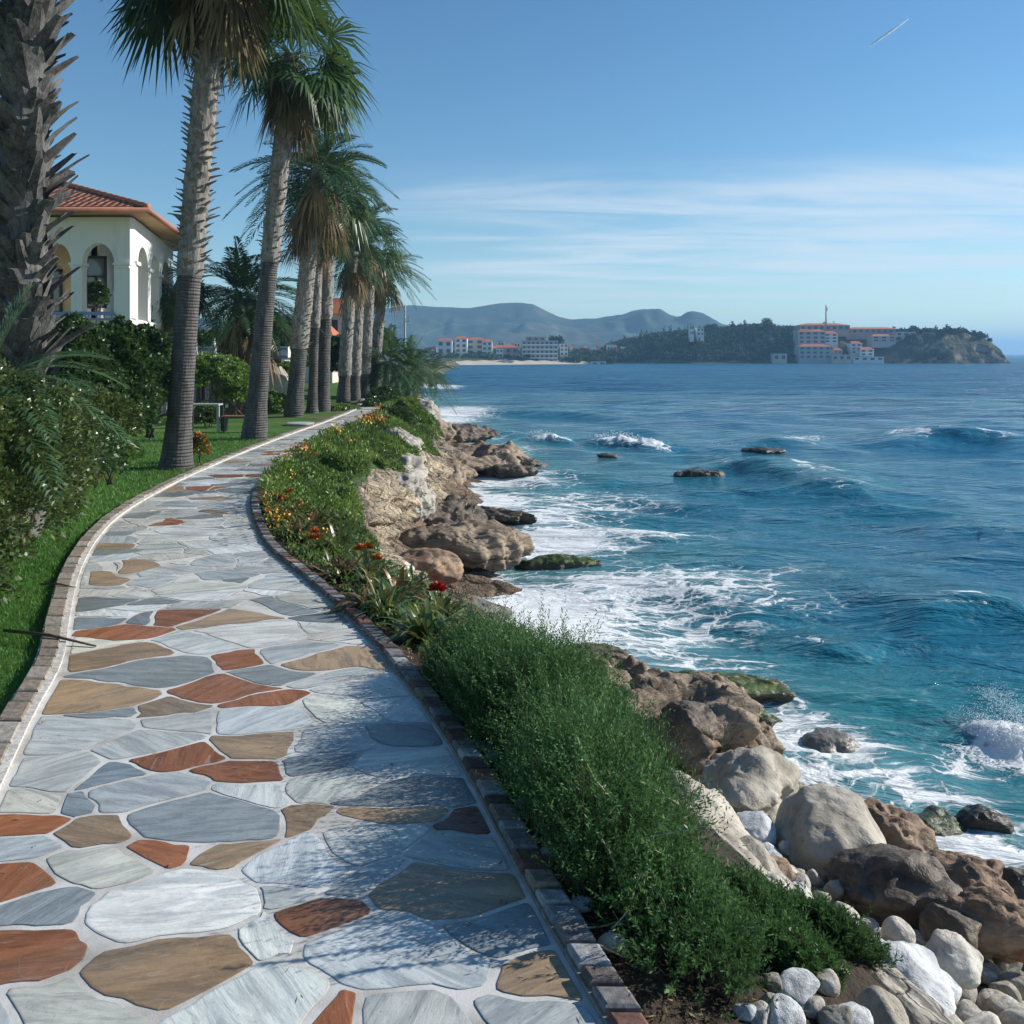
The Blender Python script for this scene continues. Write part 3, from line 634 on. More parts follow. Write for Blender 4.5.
def sea():
    r1 = [5.5]
    while r1[-1] < 10500: r1.append(r1[-1] * (1.0062 if r1[-1] < 150 else 1.03))
    r = np.array(r1)
    th = np.concatenate([np.linspace(-100, -34, 26), np.arange(-33.9, 33.9, .092), np.linspace(34, 100, 26)])
    th = np.radians(th)
    T, Rr = np.meshgrid(th, r); x = (Rr * np.sin(T)).ravel(); y = (Rr * np.cos(T)).ravel(); rr = Rr.ravel()
    z = np.zeros_like(x)
    wx = x + 1.6 * vnoise(P3(x * .09, y * .09), 1); wy = y + 1.6 * vnoise(P3(x * .09, y * .09, 9), 2)
    rs = R_(11)
    for lam, A, n in ((17, .20, 3), (9, .15, 4), (5, .105, 5), (2.7, .062, 6), (1.5, .026, 6), (.8, .011, 6)):
        for k in range(n):
            an = rad(rs.normal(228, 11 if lam > 8 else 24)); kx, ky = math.cos(an) * 2 * math.pi / lam, math.sin(an) * 2 * math.pi / lam
            l = rs.uniform(.8, 1.25); ph = (kx * wx + ky * wy) / l + rs.uniform(0, 6.3)
            env = .5 + .7 * vnoise(P3(x / lam / 3, y / lam / 3, k), 70 + k) if lam > 1 else 1
            fade = 1 - sstep(lam * 10, lam * 26, rr)
            s = np.sin(ph); z += A * fade * env * (np.exp(1.1 * s) / 3.0 * 1.6 - .7) * 1.3 / math.sqrt(n)
    dW = x - XW(y); near = sstep(-.5, 5, dW); inr = y < 111
    z = np.where(inr, z * (.22 + .78 * near), z)
    foam = np.zeros_like(x)
    sel = rr < 140; xs, ys_, = x[sel], y[sel]; fz = np.zeros(sel.sum()); ff = np.zeros(sel.sum())
    nn = fbm(P3(xs * .5, ys_ * .5), 4, 5); nb = fbm(P3(xs * 2.6, ys_ * 2.6, 3), 4, 6)
    for px, py, a, b, st in FOAM:
        X, Y = at(px, py, SEA); sx = 1.2 * a / F_PX * Y; sy = 1.15 * max(.35, 4.8 * F_PX / (py - b - HOR) - Y)
        g = np.exp(-(((xs - X) / sx) ** 2 + ((ys_ - Y) / sy) ** 2) * (1 - .5 * nn)); ff = np.maximum(ff, (st + .22) * g) + .15 * st * g
    for pts, h, w, fo in CRESTS:
        W = np.array([at(px, py, SEA) for px, py in pts]); t_ = np.linspace(0, 1, len(W)); dg = min(2, len(W) - 1); W = np.stack([np.polyval(np.polyfit(t_, W[:, k_], dg), np.linspace(0, 1, 30)) for k_ in (0, 1)], -1); best = np.full(len(xs), 1e9); sg = np.zeros(len(xs)); tt = np.zeros(len(xs)); n = len(W) - 1
        for i in range(n):
            ax, ay = W[i]; bx, by = W[i + 1]; L2 = (bx - ax) ** 2 + (by - ay) ** 2
            t = np.clip(((xs - ax) * (bx - ax) + (ys_ - ay) * (by - ay)) / L2, 0, 1)
            dx = xs - ax - t * (bx - ax); dy = ys_ - ay - t * (by - ay); d = np.hypot(dx, dy); m = d < best
            best[m] = d[m]; sg[m] = np.tanh(dy[m] / (.5 * w)); tt[m] = (i + t[m]) / n
        d = best + .35 * w * nn; env = np.sin(np.clip(tt, 0, 1) * math.pi) ** .8
        front = 1.12 - .38 * sg                                   # steep shoreward face, long back
        g = np.exp(-(d / w * front) ** 2) * env
        fz += h * g * (1 + .25 * nb * (fo > .5))
        if fo > .3:
            fz += g * fo * .16 * (nb + .2 * nn)
            ff = np.maximum(ff, fo * np.exp(-(d / (w * .62)) ** 2) * env * 1.05)
        elif fo > 0: ff = np.maximum(ff, (fo * 5) * np.exp(-(d / (w * .16)) ** 2) * env * (nb > -.1))
    shore = np.exp(-np.abs(dW[sel] - .3) / 1.5) * .62 * (ys_ < 100); ff = np.maximum(ff, shore * (.7 + .7 * nn))
    zl = z[sel] + fz; ff = np.maximum(ff, .42 * sstep(.34, .60, zl + .20 * nb) * sstep(-.1, .25, nn) * (rr[sel] > 14))
    z[sel] += fz; foam[sel] = np.clip(ff, 0, 1.2)
    shallow = np.clip(np.exp(-np.maximum(dW, 0) / 5.5), 0, 1) * np.where(inr, 1, 0)
    shallow = np.maximum(shallow, .42 * np.exp(-np.maximum(dW, 0) / 20) * inr) + .14 * fbm(P3(x * .06, y * .12), 3, 21) * (rr < 300) + .12 * sstep(.05, .6, z)
    far = sstep(20, 160, rr)
    n_t = len(th); i = np.arange(n_t * (len(r) - 1)).reshape(len(r) - 1, n_t)[:, :-1].ravel()
    F = np.stack([i, i + n_t, i + n_t + 1, i + 1], 1)
    V = np.stack([x, y, SEA + z], -1)
    o = mk('sea', V, F, M['sea'], smooth=True, attrs={'foam': foam, 'shallow': np.clip(shallow, 0, 1), 'far': far}); tag(o, kind='structure')
sea()

def spray():
    rs = R_(31); Vi, Fi = ico(1); VV = []; FF = []; nv = 0
    for (px0, py0, px1, py1, n, hh, sz) in ((985, 700, 1040, 745, 1300, .20, .0065), (965, 722, 1050, 765, 1300, .13, .006), (595, 438, 650, 446, 500, .5, .028), (530, 434, 560, 440, 200, .3, .025), (700, 446, 760, 447, 10, .1, .03)):
        for _ in range(n):
            t = rs.rand(); px = px0 + (px1 - px0) * t; py = py0 + (py1 - py0) * t + 6 * rs.normal() * (py0 > 600); X, Y = at(px, py, SEA)
            r = sz * rs.uniform(.3, 1.5) ; VV.append(Vi * r * [1, 1, .8] + [X + rs.normal(0, .1 * (1 + (py0 < 600))), Y + rs.normal(0, .1), SEA + .10 + hh * rs.rand() ** 1.7 * math.sin(math.pi * min(max(t, .05), .95))]); FF.append(Fi + nv); nv += len(Vi)
    M['spray'] = m_plain('white_spray', (.82, .84, .85), .5, .03, 5, 0)
    tag(mk('sea_spray', np.concatenate(VV), np.concatenate(FF), M['spray'], smooth=True), 'white droplets thrown up by the breaking waves', 'spray', kind='stuff')
# ------------------------------------------------------------ rocks
_ico = {}
def ico(n):
    if n not in _ico:
        bm = bmesh.new(); bmesh.ops.create_icosphere(bm, subdivisions=n, radius=1)
        V = np.array([v.co[:] for v in bm.verts]); F = np.array([[v.index for v in f.verts] for f in bm.faces]); bm.free(); _ico[n] = (V, F)
    return _ico[n]
def rock_mesh(seed, dims, n=4, facet=9, soft=.035, rough=.10, strata=0.0, fscale=1.6, lump=.12):
    V, F = ico(n); rs = R_(seed); dims = np.array(dims, float)
    N = rdir(rs, facet); O = rs.uniform(.55, .95, facet)
    dots = V @ N.T; r = np.where(dots > .05, O / np.maximum(dots, .05), 9)
    k = 1 / soft
    r = -np.log(np.exp(-k * np.minimum(r, 3)).sum(1) + np.exp(-k * 1.0)) / k
    r = r / max(.4, r.max())
    flat = max(dims[0], dims[1]) / dims[2]
    P = V * r[:, None]
    P = P + V * (lump * fbm(P * .9 + seed * 3, 2, seed + 1))[:, None] + V * (rough * fbm(P * fscale + seed, 5, seed))[:, None]
    P = P * dims / 2
    m = float(np.median(dims)); sc_ = 1.0 / max(.25, m * .5)
    if flat > 2.2 or strata:                                   # broken outline: bays and points at world scale
        P[:, :2] *= (1 + .30 * fbm(P * [sc_ * 1.3, sc_ * 1.3, sc_ * .4] + seed, 3, seed + 7))[:, None]
    nd = norm(V / dims)
    P = P + nd * (m * (.012 + rough * .75) * ridged(P * sc_ * 1.8 + seed, 6, seed + 9) + m * .012 * fbm(P * sc_ * 9, 3, seed + 19))[:, None]
    if strata:                                                 # bedding: each layer stands out by its own amount
        th = m * .11; t = (P[:, 2] + .10 * P[:, 0] + .06 * m * fbm(P * sc_, 3, seed + 3)) / th
        i = np.floor(t); f = t - i; h0 = _h(i.astype(np.int64), i.astype(np.int64) * 0 + seed, i.astype(np.int64) * 0, 5); h1 = _h(i.astype(np.int64) + 1, i.astype(np.int64) * 0 + seed, i.astype(np.int64) * 0, 5)
        g = h0 + (h1 - h0) * sstep(.72, 1, f) - .35 * (1 - sstep(0, .12, f))
        P[:, :2] += nd[:, :2] / (np.linalg.norm(nd[:, :2], axis=1, keepdims=True) + .35) * (strata * .16 * m * (g - .4))[:, None]
        P[:, 2] += strata * .05 * m * ridged(P * [sc_ * 3, sc_ * 3, 0] + seed, 3, seed + 5)
    return P, F
def rock(name, label, cat, px, py, z, dims, mat, seed, rz=0.0, rx=0.0, ry=0.0, group=None, n=5, **kw):
    if max(dims) > 2: n = 6
    """px, py: the middle of the rock in the photo, at height z"""
    X, Y = at(px, py, z); P, F = rock_mesh(seed, dims, n, **kw)
    o = mk(name, P, F, M[mat], smooth=True, loc=(X, Y, z)); o.rotation_euler = (rx, ry, rz)
    return tag(o, label, cat, group)
spray()
B = 'boulder'
rock('boulder', 'largest pale tan boulder with a yellowish shaded face at the water edge', B, 825, 848, -2.1, (1.05, .95, .92), 'rk_tan', 21, .3, facet=8, soft=.05, rough=.05)
rock('boulder', 'grey creviced boulder behind the white rocks, left of the largest tan boulder', B, 745, 792, -2.2, (1.2, 1.0, .62), 'rk_tan', 34, .2, facet=8, rough=.10, strata=.5)
rock('boulder', 'rusty orange boulder standing in the water right of the largest tan boulder', B, 884, 832, -2.4, (.78, .7, .58), 'rk_rust', 8, .0, facet=7, rough=.13, strata=.3)
rock('boulder', 'round blue-white boulder between the green shrubs and the largest tan boulder', B, 752, 834, -2.0, (.42, .4, .36), 'rk_white', 51, .2, facet=6, rough=.03)
rock('boulder', 'upright white boulder at the edge of the shrubs, uppermost of the white ones', B, 716, 818, -1.9, (.34, .4, .44), 'rk_white', 52, .4, facet=6, rough=.04)
rock('boulder', 'small grey boulder wedged under the blue-white round boulder', B, 762, 857, -2.0, (.3, .28, .2), 'rk_white', 53, .1, facet=6, rough=.04)
rock('boulder', 'orange-brown crumbly rock against the slanting grey slab', B, 768, 880, -1.75, (.36, .36, .3), 'rk_rust', 54, .1, facet=7, rough=.14)
rock('boulder', 'big dark brown wet boulder lying in the middle of the shore stones', B, 905, 902, -1.98, (1.15, .8, .62), 'rk_brown', 61, -.25, facet=8, rough=.09, strata=.2)
rock('boulder', 'rust and moss topped rock behind the dark brown boulder', B, 975, 888, -2.1, (.7, .6, .42), 'rk_rust', 62, -.4, facet=8, rough=.13, strata=.4)
rock('boulder', 'brown layered rock at the right edge above the pale stones', B, 990, 925, -1.85, (.75, .5, .42), 'rk_rust', 63, -.3, facet=8, rough=.13, strata=.6)
rock('boulder', 'black-brown block in front of the layered brown rock', B, 955, 932, -1.8, (.45, .4, .34), 'rk_brown', 64, .1, facet=8, rough=.10)
rock('boulder', 'dark brown rock cut by the right edge of the photo at the waterline', B, 1024, 902, -2.2, (.5, .5, .4), 'rk_brown', 65, .1, facet=8, rough=.10)
rock('boulder', 'large white boulder with grey chips at the bottom of the photo', B, 905, 1000, -1.50, (.78, .66, .5), 'rk_white', 71, .5, facet=9, rough=.06)
rock('boulder', 'squat ribbed cream boulder near the right edge among the pale stones', B, 948, 958, -1.68, (.42, .34, .24), 'rk_cream', 72, .1, facet=6, rough=.06, strata=.4)
rock('boulder', 'cream domed boulder with fine grey veins beside the slanting slab', B, 803, 912, -1.78, (.34, .36, .34), 'rk_cream', 73, .3, facet=6, rough=.03)
rock('boulder', 'blocky split white boulder in the middle of the pale stones', B, 868, 960, -1.66, (.36, .3, .24), 'rk_cream', 74, .1, facet=8, rough=.06)
rock('boulder', 'two-toned brown and cream oval rock propped on the stones', B, 898, 935, -1.72, (.2, .2, .2), 'rk_cream', 75, .1, facet=6, rough=.05)
rock('boulder', 'small flat white boulder right of the large chipped white one', B, 935, 986, -1.60, (.32, .24, .17), 'rk_white', 76, .0, facet=6, rough=.04)
rock('boulder', 'white boulder with a round dark hollow beside the grass tip', B, 857, 1000, -1.50, (.2, .22, .24), 'rk_white', 77, .0, facet=6, rough=.05)
rock('boulder', 'grey wave-washed boulder with a dark top in the water on the right', B, 935, 826, -2.62, (.7, .5, .32), 'rk_moss', 78, .2, facet=7, rough=.08)
rock('boulder', 'dark low boulder beside the grey wave-washed one in the water', B, 985, 824, -2.60, (.5, .4, .3), 'rk_brown', 79, .0, facet=7, rough=.08)
rock('boulder', 'flat tan rock ringed by a swirl of foam', B, 832, 744, -2.66, (.75, .6, .22), 'rk_tan', 80, .1, facet=7, rough=.06)
S_ = 'rock'
rock('rock_slab', 'long slanting grey rock slab running down from the green shrubs to the stones', 'rock slab', 742, 880, -1.36, (.85, 2.3, .42), 'rk_tan', 101, .17, .06, .55, facet=7, rough=.06, strata=.3)
rock('rock_slab', 'tilted pale slab at the bottom edge beneath the grass tip', 'rock slab', 822, 1012, -1.25, (.36, .6, .22), 'rk_tan', 102, .4, -.1, .4, facet=7, rough=.05)
rock('rock', 'reddish brown creased rock between the shrubs and the mossy ledges', S_, 684, 722, -2.0, (1.7, 2.0, .46), 'rk_ledge', 103, .5, .0, facet=12, soft=.03, rough=.22, strata=.9)
rock('rock', 'smooth brown hump on top of the reddish creased rock', S_, 690, 724, -1.82, (.65, .7, .34), 'rk_brown', 104, .3, facet=7, rough=.10)
rock('rock', 'brown rock at the top edge of the green shrubs beside the tidal pool', S_, 622, 686, -2.15, (1.6, 1.4, .5), 'rk_ledge', 105, .3, facet=11, soft=.03, rough=.2, strata=.9)
rock('rock', 'crumbling brown rock below the reddish creased one', S_, 736, 752, -2.3, (1.1, .8, .42), 'rk_ledge', 114, .3, facet=11, soft=.03, rough=.22, strata=.9)
rock('rock', 'jagged dark rock at the left end of the tidal pool', S_, 590, 664, -2.35, (1.5, .8, .42), 'rk_brown', 106, -.25, facet=9, rough=.14, strata=.5)
L_ = 'rock ledge'
rock('rock_ledge', 'bright green mossy ledge beside the tidal pool', L_, 712, 690, -2.50, (2.0, .75, .34), 'rk_moss', 107, -.1, facet=9, rough=.12, strata=.5)
rock('rock_ledge', 'thin brown ledge trailing into the sea beyond the mossy ledge', L_, 735, 686, -2.56, (1.9, .5, .2), 'rk_ledge', 108, -.12, facet=9, rough=.12, strata=.5)
rock('rock_ledge', 'narrow mossy ledge in front of the bright green one', L_, 735, 718, -2.5, (1.2, .35, .2), 'rk_moss', 109, -.12, facet=8, rough=.12, strata=.5)
rock('rock_ledge', 'yellow-green tipped low rock just off the big brown striped rock', L_, 557, 566, -2.58, (1.7, 1.0, .34), 'rk_moss', 110, -.05, facet=8, rough=.10, strata=.5)
rock('rock', 'big brown striped rock reaching from the cliff into the surf', S_, 452, 549, -2.15, (3.3, 2.0, .95), 'rk_ledge', 111, -.14, facet=10, rough=.11, strata=.6)
rock('rock', 'rounded golden brown rock in front of the big striped rock', S_, 430, 570, -2.1, (1.45, 1.2, .72), 'rk_rust', 112, .1, facet=8, rough=.08, strata=.3)
rock('rock', 'smooth tan rock face tucked behind the strap-leaved plants', S_, 395, 572, -2.0, (.7, .8, .8), 'rk_cream', 113, .2, facet=7, rough=.06)
rock('rock', 'flat sandy rock sloping into the foam below the strap-leaved plants', S_, 478, 612, -2.62, (1.3, 1.6, .4), 'rk_tan', 115, .2, facet=8, rough=.06)
rock('rock_ledge', 'long dark ridge running out to sea from the foot of the white cliff', L_, 465, 515, -2.38, (4.50, 0.80, 0.46), 'rk_brown', 116, -.42, facet=9, rough=.12, strata=.5)
rock('rock_ledge', 'dark seaweed-covered shelf at the foot of the white cliff', L_, 430, 520, -2.30, (3.25, 4.14, 0.55), 'rk_brown', 117, -.2, facet=9, rough=.12, strata=.5)
rock('rock', 'grey eroded buttress at the foot of the white cliff', S_, 402, 505, -1.65, (1.66, 2.43, 1.36), 'rk_lite', 118, .2, facet=9, rough=.14, strata=.5)
rock('rock', 'pale weathered block above the dark shelf', S_, 395, 480, -1.40, (1.77, 1.99, 1.27), 'rk_lite', 119, .4, facet=8, rough=.13, strata=.5)
rock('rock', 'grey grooved outcrop halfway along the white cliff', S_, 392, 455, -1.00, (1.88, 2.87, 1.36), 'rk_lite', 120, .3, facet=9, rough=.14, strata=.6)
rock('rock_ledge', 'wide brown layered shelf below the grey grooved outcrop', L_, 425, 476, -2.25, (3.50, 5.29, 0.77), 'rk_ledge', 121, -.25, facet=10, rough=.13, strata=.6)
rock('rock_ledge', 'broad dark layered shelf spreading toward the surf', L_, 450, 462, -2.35, (5.75, 5.75, 0.68), 'rk_ledge', 122, -.3, facet=10, rough=.13, strata=.6)
rock('rock_ledge', 'outermost dark finger of the broad layered shelf', L_, 500, 464, -2.40, (3.75, 1.84, 0.61), 'rk_brown', 123, -.2, facet=9, rough=.13, strata=.5)
rock('rock_ledge', 'small split ledge in the surf at the tip of the shelf', L_, 512, 472, -2.45, (1.88, 1.15, 0.44), 'rk_brown', 124, -.1, facet=8, rough=.12, strata=.5)
rock('rock_ledge', 'farthest dark ledge lying in the surf past the cliff', L_, 452, 436, -2.35, (5.00, 3.68, 0.66), 'rk_brown', 125, -.1, facet=9, rough=.13, strata=.5)
rock('rock', 'brown fallen rocks at the foot of the farther cliff', S_, 425, 440, -1.70, (2.86, 5.72, 1.69), 'rk_ledge', 126, .1, facet=9, rough=.14, strata=.6)
rock('rock', 'pale end of the cliff under the red flowers', S_, 416, 424, -1.20, (3.12, 5.72, 2.86), 'rk_lite', 127, .1, facet=9, rough=.13, strata=.4)
rock('rock_ledge', 'black slick of rock awash in the blue water', L_, 703, 475, -2.48, (2.2, 1.3, .34), 'rk_brown', 128, -.1, facet=8, rough=.10, n=4)
rock('rock_ledge', 'small dark rock awash left of the larger one', L_, 607, 457, -2.46, (1.1, .8, .3), 'rk_brown', 129, 0, facet=8, rough=.10, n=4)
rock('rock_ledge', 'dark rock just breaking the surface near the horizon swell', L_, 762, 451, -2.6, (2.0, 1.5, .25), 'rk_brown', 130, 0, facet=8, rough=.10, n=4)
rock('rock_ledge', 'dark submerged rock showing near the right edge', L_, 1012, 640, -2.70, (1.3, .8, .26), 'rk_brown', 131, 0, facet=8, rough=.10, n=4)

# rounded stones of the shore: eight shapes, copied
protos = []
for k in range(9):
    P, F = rock_mesh(200 + k, (1, .78 + .05 * (k % 3), .58 + .06 * (k % 4)), 4, facet=6, soft=.08, rough=.045, lump=.12)
    me = mk('beach_stone', P, F, M[('rk_white', 'rk_cream', 'rk_white', 'rk_tan', 'rk_cream', 'rk_white', 'rk_cream', 'rk_tan', 'rk_brown')[k]], smooth=True)
    protos.append(me)
def stones():
    rs = R_(77); placed = []; used = set(); cnt = 0
    fixed = [(822, 900, .17), (780, 898, .2), (845, 915, .2), (832, 940, .2), (850, 928, .13), (880, 945, .16), (905, 962, .13), (920, 940, .13), (905, 978, .15), (962, 992, .18), (985, 975, .16), (1005, 960, .2), (990, 1000, .2), (1010, 1012, .25),
             (970, 1015, .18), (950, 1003, .16), (1015, 985, .2), (870, 925, .14), (812, 935, .18), (830, 955, .16), (850, 962, .14), (892, 1000, .14), (880, 1018, .2), (852, 1020, .18), (835, 1018, .14), (835, 890, .2), (800, 885, .18), (815, 880, .14), (790, 872, .12), (735, 850, .13), (738, 800, .16), (790, 850, .2), (775, 858, .14), (930, 1020, .16), (1020, 1020, .24), (1018, 940, .2), (772, 1004, .12), (800, 990, .15), (786, 1020, .15), (822, 985, .13), (760, 1018, .10), (838, 978, .12), (745, 1012, .08), (812, 1006, .09), (775, 985, .08)]
    def put(x, y, d, z=None, k=None):
        nonlocal cnt
        k = rs.randint(8) if k is None else k
        o = protos[k] if k not in used else protos[k].copy()
        if k in used: C.objects.link(o)
        used.add(k); z = gz(x, y) + d * .12 if z is None else z
        o.location = (x, y, z); o.scale = (d * rs.uniform(.85, 1.2),) * 3; o.rotation_euler = (rs.normal(0, .3), rs.normal(0, .3), rs.uniform(0, 6.28))
        tag(o, 'smooth rounded pale stone lying among others on the shore', 'stone', 'rounded stones on the shore below the shrubs'); cnt += 1
    for px, py, d in fixed:
        z = -1.75
        for _ in range(12):
            x, y = at(px, py, z); z = .5 * z + .5 * (gz(x, y) + d * .3)
        x, y = at(px, py, z); placed.append((x, y, d)); put(x, y, d * 1.1, z)
    tries = 0
    while cnt < 215 and tries < 9000:
        tries += 1; y = rs.uniform(3.6, 10.2); x = float(XRc(y)) + rs.uniform(2.3, 7)
        z = gz(x, y)
        if z < SEA - .02 or z > -1.2: continue
        px = 512 + 900 * x / y; py = HOR + 900 * (CAMZ - z) / y
        if px > 1045 or py > 1050: continue
        d = min(.34, .09 + rs.exponential(.055))
        if any((x - a) ** 2 + (y - b) ** 2 < ((d + c) * .40) ** 2 for a, b, c in placed): continue
        placed.append((x, y, d)); put(x, y, d, k=(8 if z < -2.3 and rs.rand() < .7 else None))
    for k in range(9):
        if k not in used: put(2.8, 6.6 + k * .1, .2, k=k)
stones()

# ------------------------------------------------------------ plants
def leaf_cloud(rs, ells, n, L, W, up=.3, lump=.2, depth=.5, needle=False, gap=-.35, seed=0, fl=3.0):
    area = np.array([(e[3] * e[4] + e[4] * e[5] + e[3] * e[5]) for e in ells]); pr = area / area.sum()
    k = rs.choice(len(ells), n, p=pr); E = np.array(ells)[k]
    D = rdir(rs, n); D[:, 2] = np.where(D[:, 2] < -.35, -D[:, 2], D[:, 2])
    R = 1 - depth * rs.rand(n) ** 2.2
    Q = D * E[:, 3:6]
    P = E[:, :3] + Q * (R * (1 + lump * vnoise(D * fl + E[:, :3] * 1.3, seed) + .5 * lump * vnoise(D * fl * 2.7 + E[:, :3], seed + 1)))[:, None]
    keep = fbm(P * (1.1 / max(.25, ells[0][5])) * 1.6, 3, seed + 5) > gap
    P, D, E, R = P[keep], D[keep], E[keep], R[keep]; m = len(P)
    N = norm(D / E[:, 3:6] + np.array([0, 0, .4]))
    dr = norm(N * (1.0 if not needle else 1.2) + rdir(rs, m) * (1.0 if not needle else .5) + np.array([0, 0, up]))
    S = norm(np.cross(dr, rdir(rs, m)))
    t = np.clip(rs.normal(.45, .2, m) + .35 * fbm(P * 1.7, 2, seed + 8), 0, 1)
    return P, dr, S, L * rs.uniform(.6, 1.3, m), W * rs.uniform(.7, 1.3, m), t
def shrub(name, label, cat, ells, n, L, W, mat, seed, group=None, stems=7, up=.3, depth=.55, lump=.22, gap=-.35, flowers=None):
    rs = R_(seed); base = np.array([np.mean([e[0] for e in ells]), np.mean([e[1] for e in ells]), min(e[2] - e[5] * .9 for e in ells)])
    P, D, S, l, w, t = leaf_cloud(rs, ells, n, L, W, up, lump, depth, seed=seed, gap=gap)
    V, F = blades(P, D, S, l, w, np.array([0, 0, -.18]) * l[:, None])
    o = empty(name, tuple(base), label, cat, group)
    mk('foliage', V - base, F, M[mat], o, attrs={'tint': np.repeat(t, 4)})
    mb = MB()
    for i in range(stems):
        e = ells[rs.randint(len(ells))]
        p0 = np.array([e[0] + rs.normal(0, .12) * e[3], e[1] + rs.normal(0, .12) * e[4], e[2] - e[5] * .95]); p2 = np.array(e[:3]) + rdir(rs, 1)[0] * np.array(e[3:6]) * .6; p1 = (p0 + p2) / 2 + rs.normal(0, .08, 3) * e[5]
        mb.tube([p0 - base, p1 - base, p2 - base], [.022 * e[5] + .008, .014 * e[5] + .006, .005], 5)
    mb.build('stem', M['stem'], o, True)
    if flowers:
        fm, fn, fs = flowers; P, D, S, l, w, t = leaf_cloud(rs, ells, fn, fs, fs * .5, up, lump, .03, seed=seed, gap=-9)
        V, F = blades(P, D, S, l, w); mk('flowers', V - base, F, M[fm], o)
    return o
def px_ell(px, py, Y, rpx, rpz, ry=None):
    s = Y / F_PX; return (xat(px, Y), Y, zat(py, Y), rpx * s, ry if ry else rpx * s, rpz * s)
# hedge at the lawn edge, left foreground
shrub('hedge', 'tall clipped dark hedge at the left edge, nearest the camera', 'hedge', [(-5.0, 8.3, .85, .75, 1.5, 1.0), (-4.85, 7.0, .55, .8, .9, .85), (-5.5, 9.8, .95, .75, 1.3, 1.0), (-4.75, 6.4, .25, .6, .6, .55)], 70000, .058, .019, 'hedge2', 301, depth=.4, lump=.3, gap=-.30, stems=30, flowers=('canvas', 160, .03))
shrub('hedge', 'dark glossy hedge behind the nearest one, with orange blooms at its foot', 'hedge', [(-6.1, 11.3, .95, .8, 1.1, 1.05), (-6.5, 12.6, .8, .8, .9, .85)], 34000, .07, .024, 'hedge', 302, depth=.4, lump=.25, stems=16, flowers=('canvas', 50, .04))
shrub('hedge', 'big rounded dark green hedge below the arched villa', 'hedge', [px_ell(120, 372, 17.5, 46, 48, 1.0), px_ell(80, 385, 16.5, 34, 60, 1.0), px_ell(150, 385, 18.5, 22, 55, .8), px_ell(110, 415, 16.5, 40, 40, .9)], 52000, .10, .036, 'hedge', 303, depth=.4, lump=.2, stems=18)
shrub('shrub', 'olive brown twiggy shrub in front of the rounded hedge', 'shrub', [px_ell(78, 415, 14.5, 32, 34, .6), px_ell(110, 425, 15, 28, 30, .5)], 15000, .07, .02, 'hedge2', 304, stems=16, gap=-.1)
shrub('shrub', 'loose light green shrub on the lawn left of the nearest smooth palm trunk', 'shrub', [px_ell(108, 462, 14.2, 17, 24, .4), px_ell(125, 455, 15.5, 14, 12, .4)], 8000, .06, .013, 'brightleaf', 305, stems=12, up=.9)
shrub('flowering_plant', 'orange flowering clump at the foot of the light green shrub', 'flowers', [px_ell(96, 470, 14, 5, 18, .12)], 1500, .05, .012, 'brightleaf', 306, stems=4, flowers=('orangeflower', 260, .05))
shrub('flowering_plant', 'orange flowering clump just right of the nearest smooth palm trunk', 'flowers', [px_ell(200, 449, 18.5, 8, 14, .2)], 1800, .06, .014, 'brightleaf', 307, stems=4, flowers=('orangeflower', 220, .06))
shrub('shrub', 'leafy bright green shrub under the dark date palm', 'shrub', [px_ell(215, 378, 29, 26, 22, 1.2), px_ell(238, 390, 30, 18, 26, 1.0)], 14000, .13, .045, 'brightleaf', 308, stems=10, gap=-.15)
shrub('shrub', 'low dull green shrub behind the grey garden frame', 'shrub', [px_ell(208, 418, 27.5, 14, 14, .5)], 5000, .08, .025, 'hedge2', 309, stems=6)
shrub('shrub', 'shrub by the dark garden boulders, left of the twin palms', 'shrub', [px_ell(288, 385, 36, 14, 22, 1.0), px_ell(276, 405, 34, 12, 12, .8)], 7000, .12, .04, 'brightleaf', 310, stems=8)
shrub('shrub', 'low flowering border at the far end of the lawn', 'shrub', [px_ell(340, 412, 36, 20, 7, .9)], 4500, .10, .03, 'brightleaf', 311, stems=6, flowers=('yellowflower', 90, .06))
shrub('shrub', 'dark shrub closing the far end of the path', 'shrub', [px_ell(385, 402, 41, 18, 14, 1.4), px_ell(372, 408, 38, 9, 8, .7)], 12000, .12, .035, 'hedge', 312, stems=8)
shrub('shrub', 'grassy shrub with red blooms on the cliff end', 'shrub', [px_ell(409, 411, 36, 11, 12, .8)], 7000, .16, .018, 'brightleaf', 313, stems=6, up=1.2, flowers=('redflower', 120, .09))
shrub('shrub', 'green mound spilling over the cliff beyond the path end', 'shrub', [px_ell(393, 420, 33, 17, 13, .8)], 9000, .12, .02, 'hedge', 314, stems=6, up=.8)
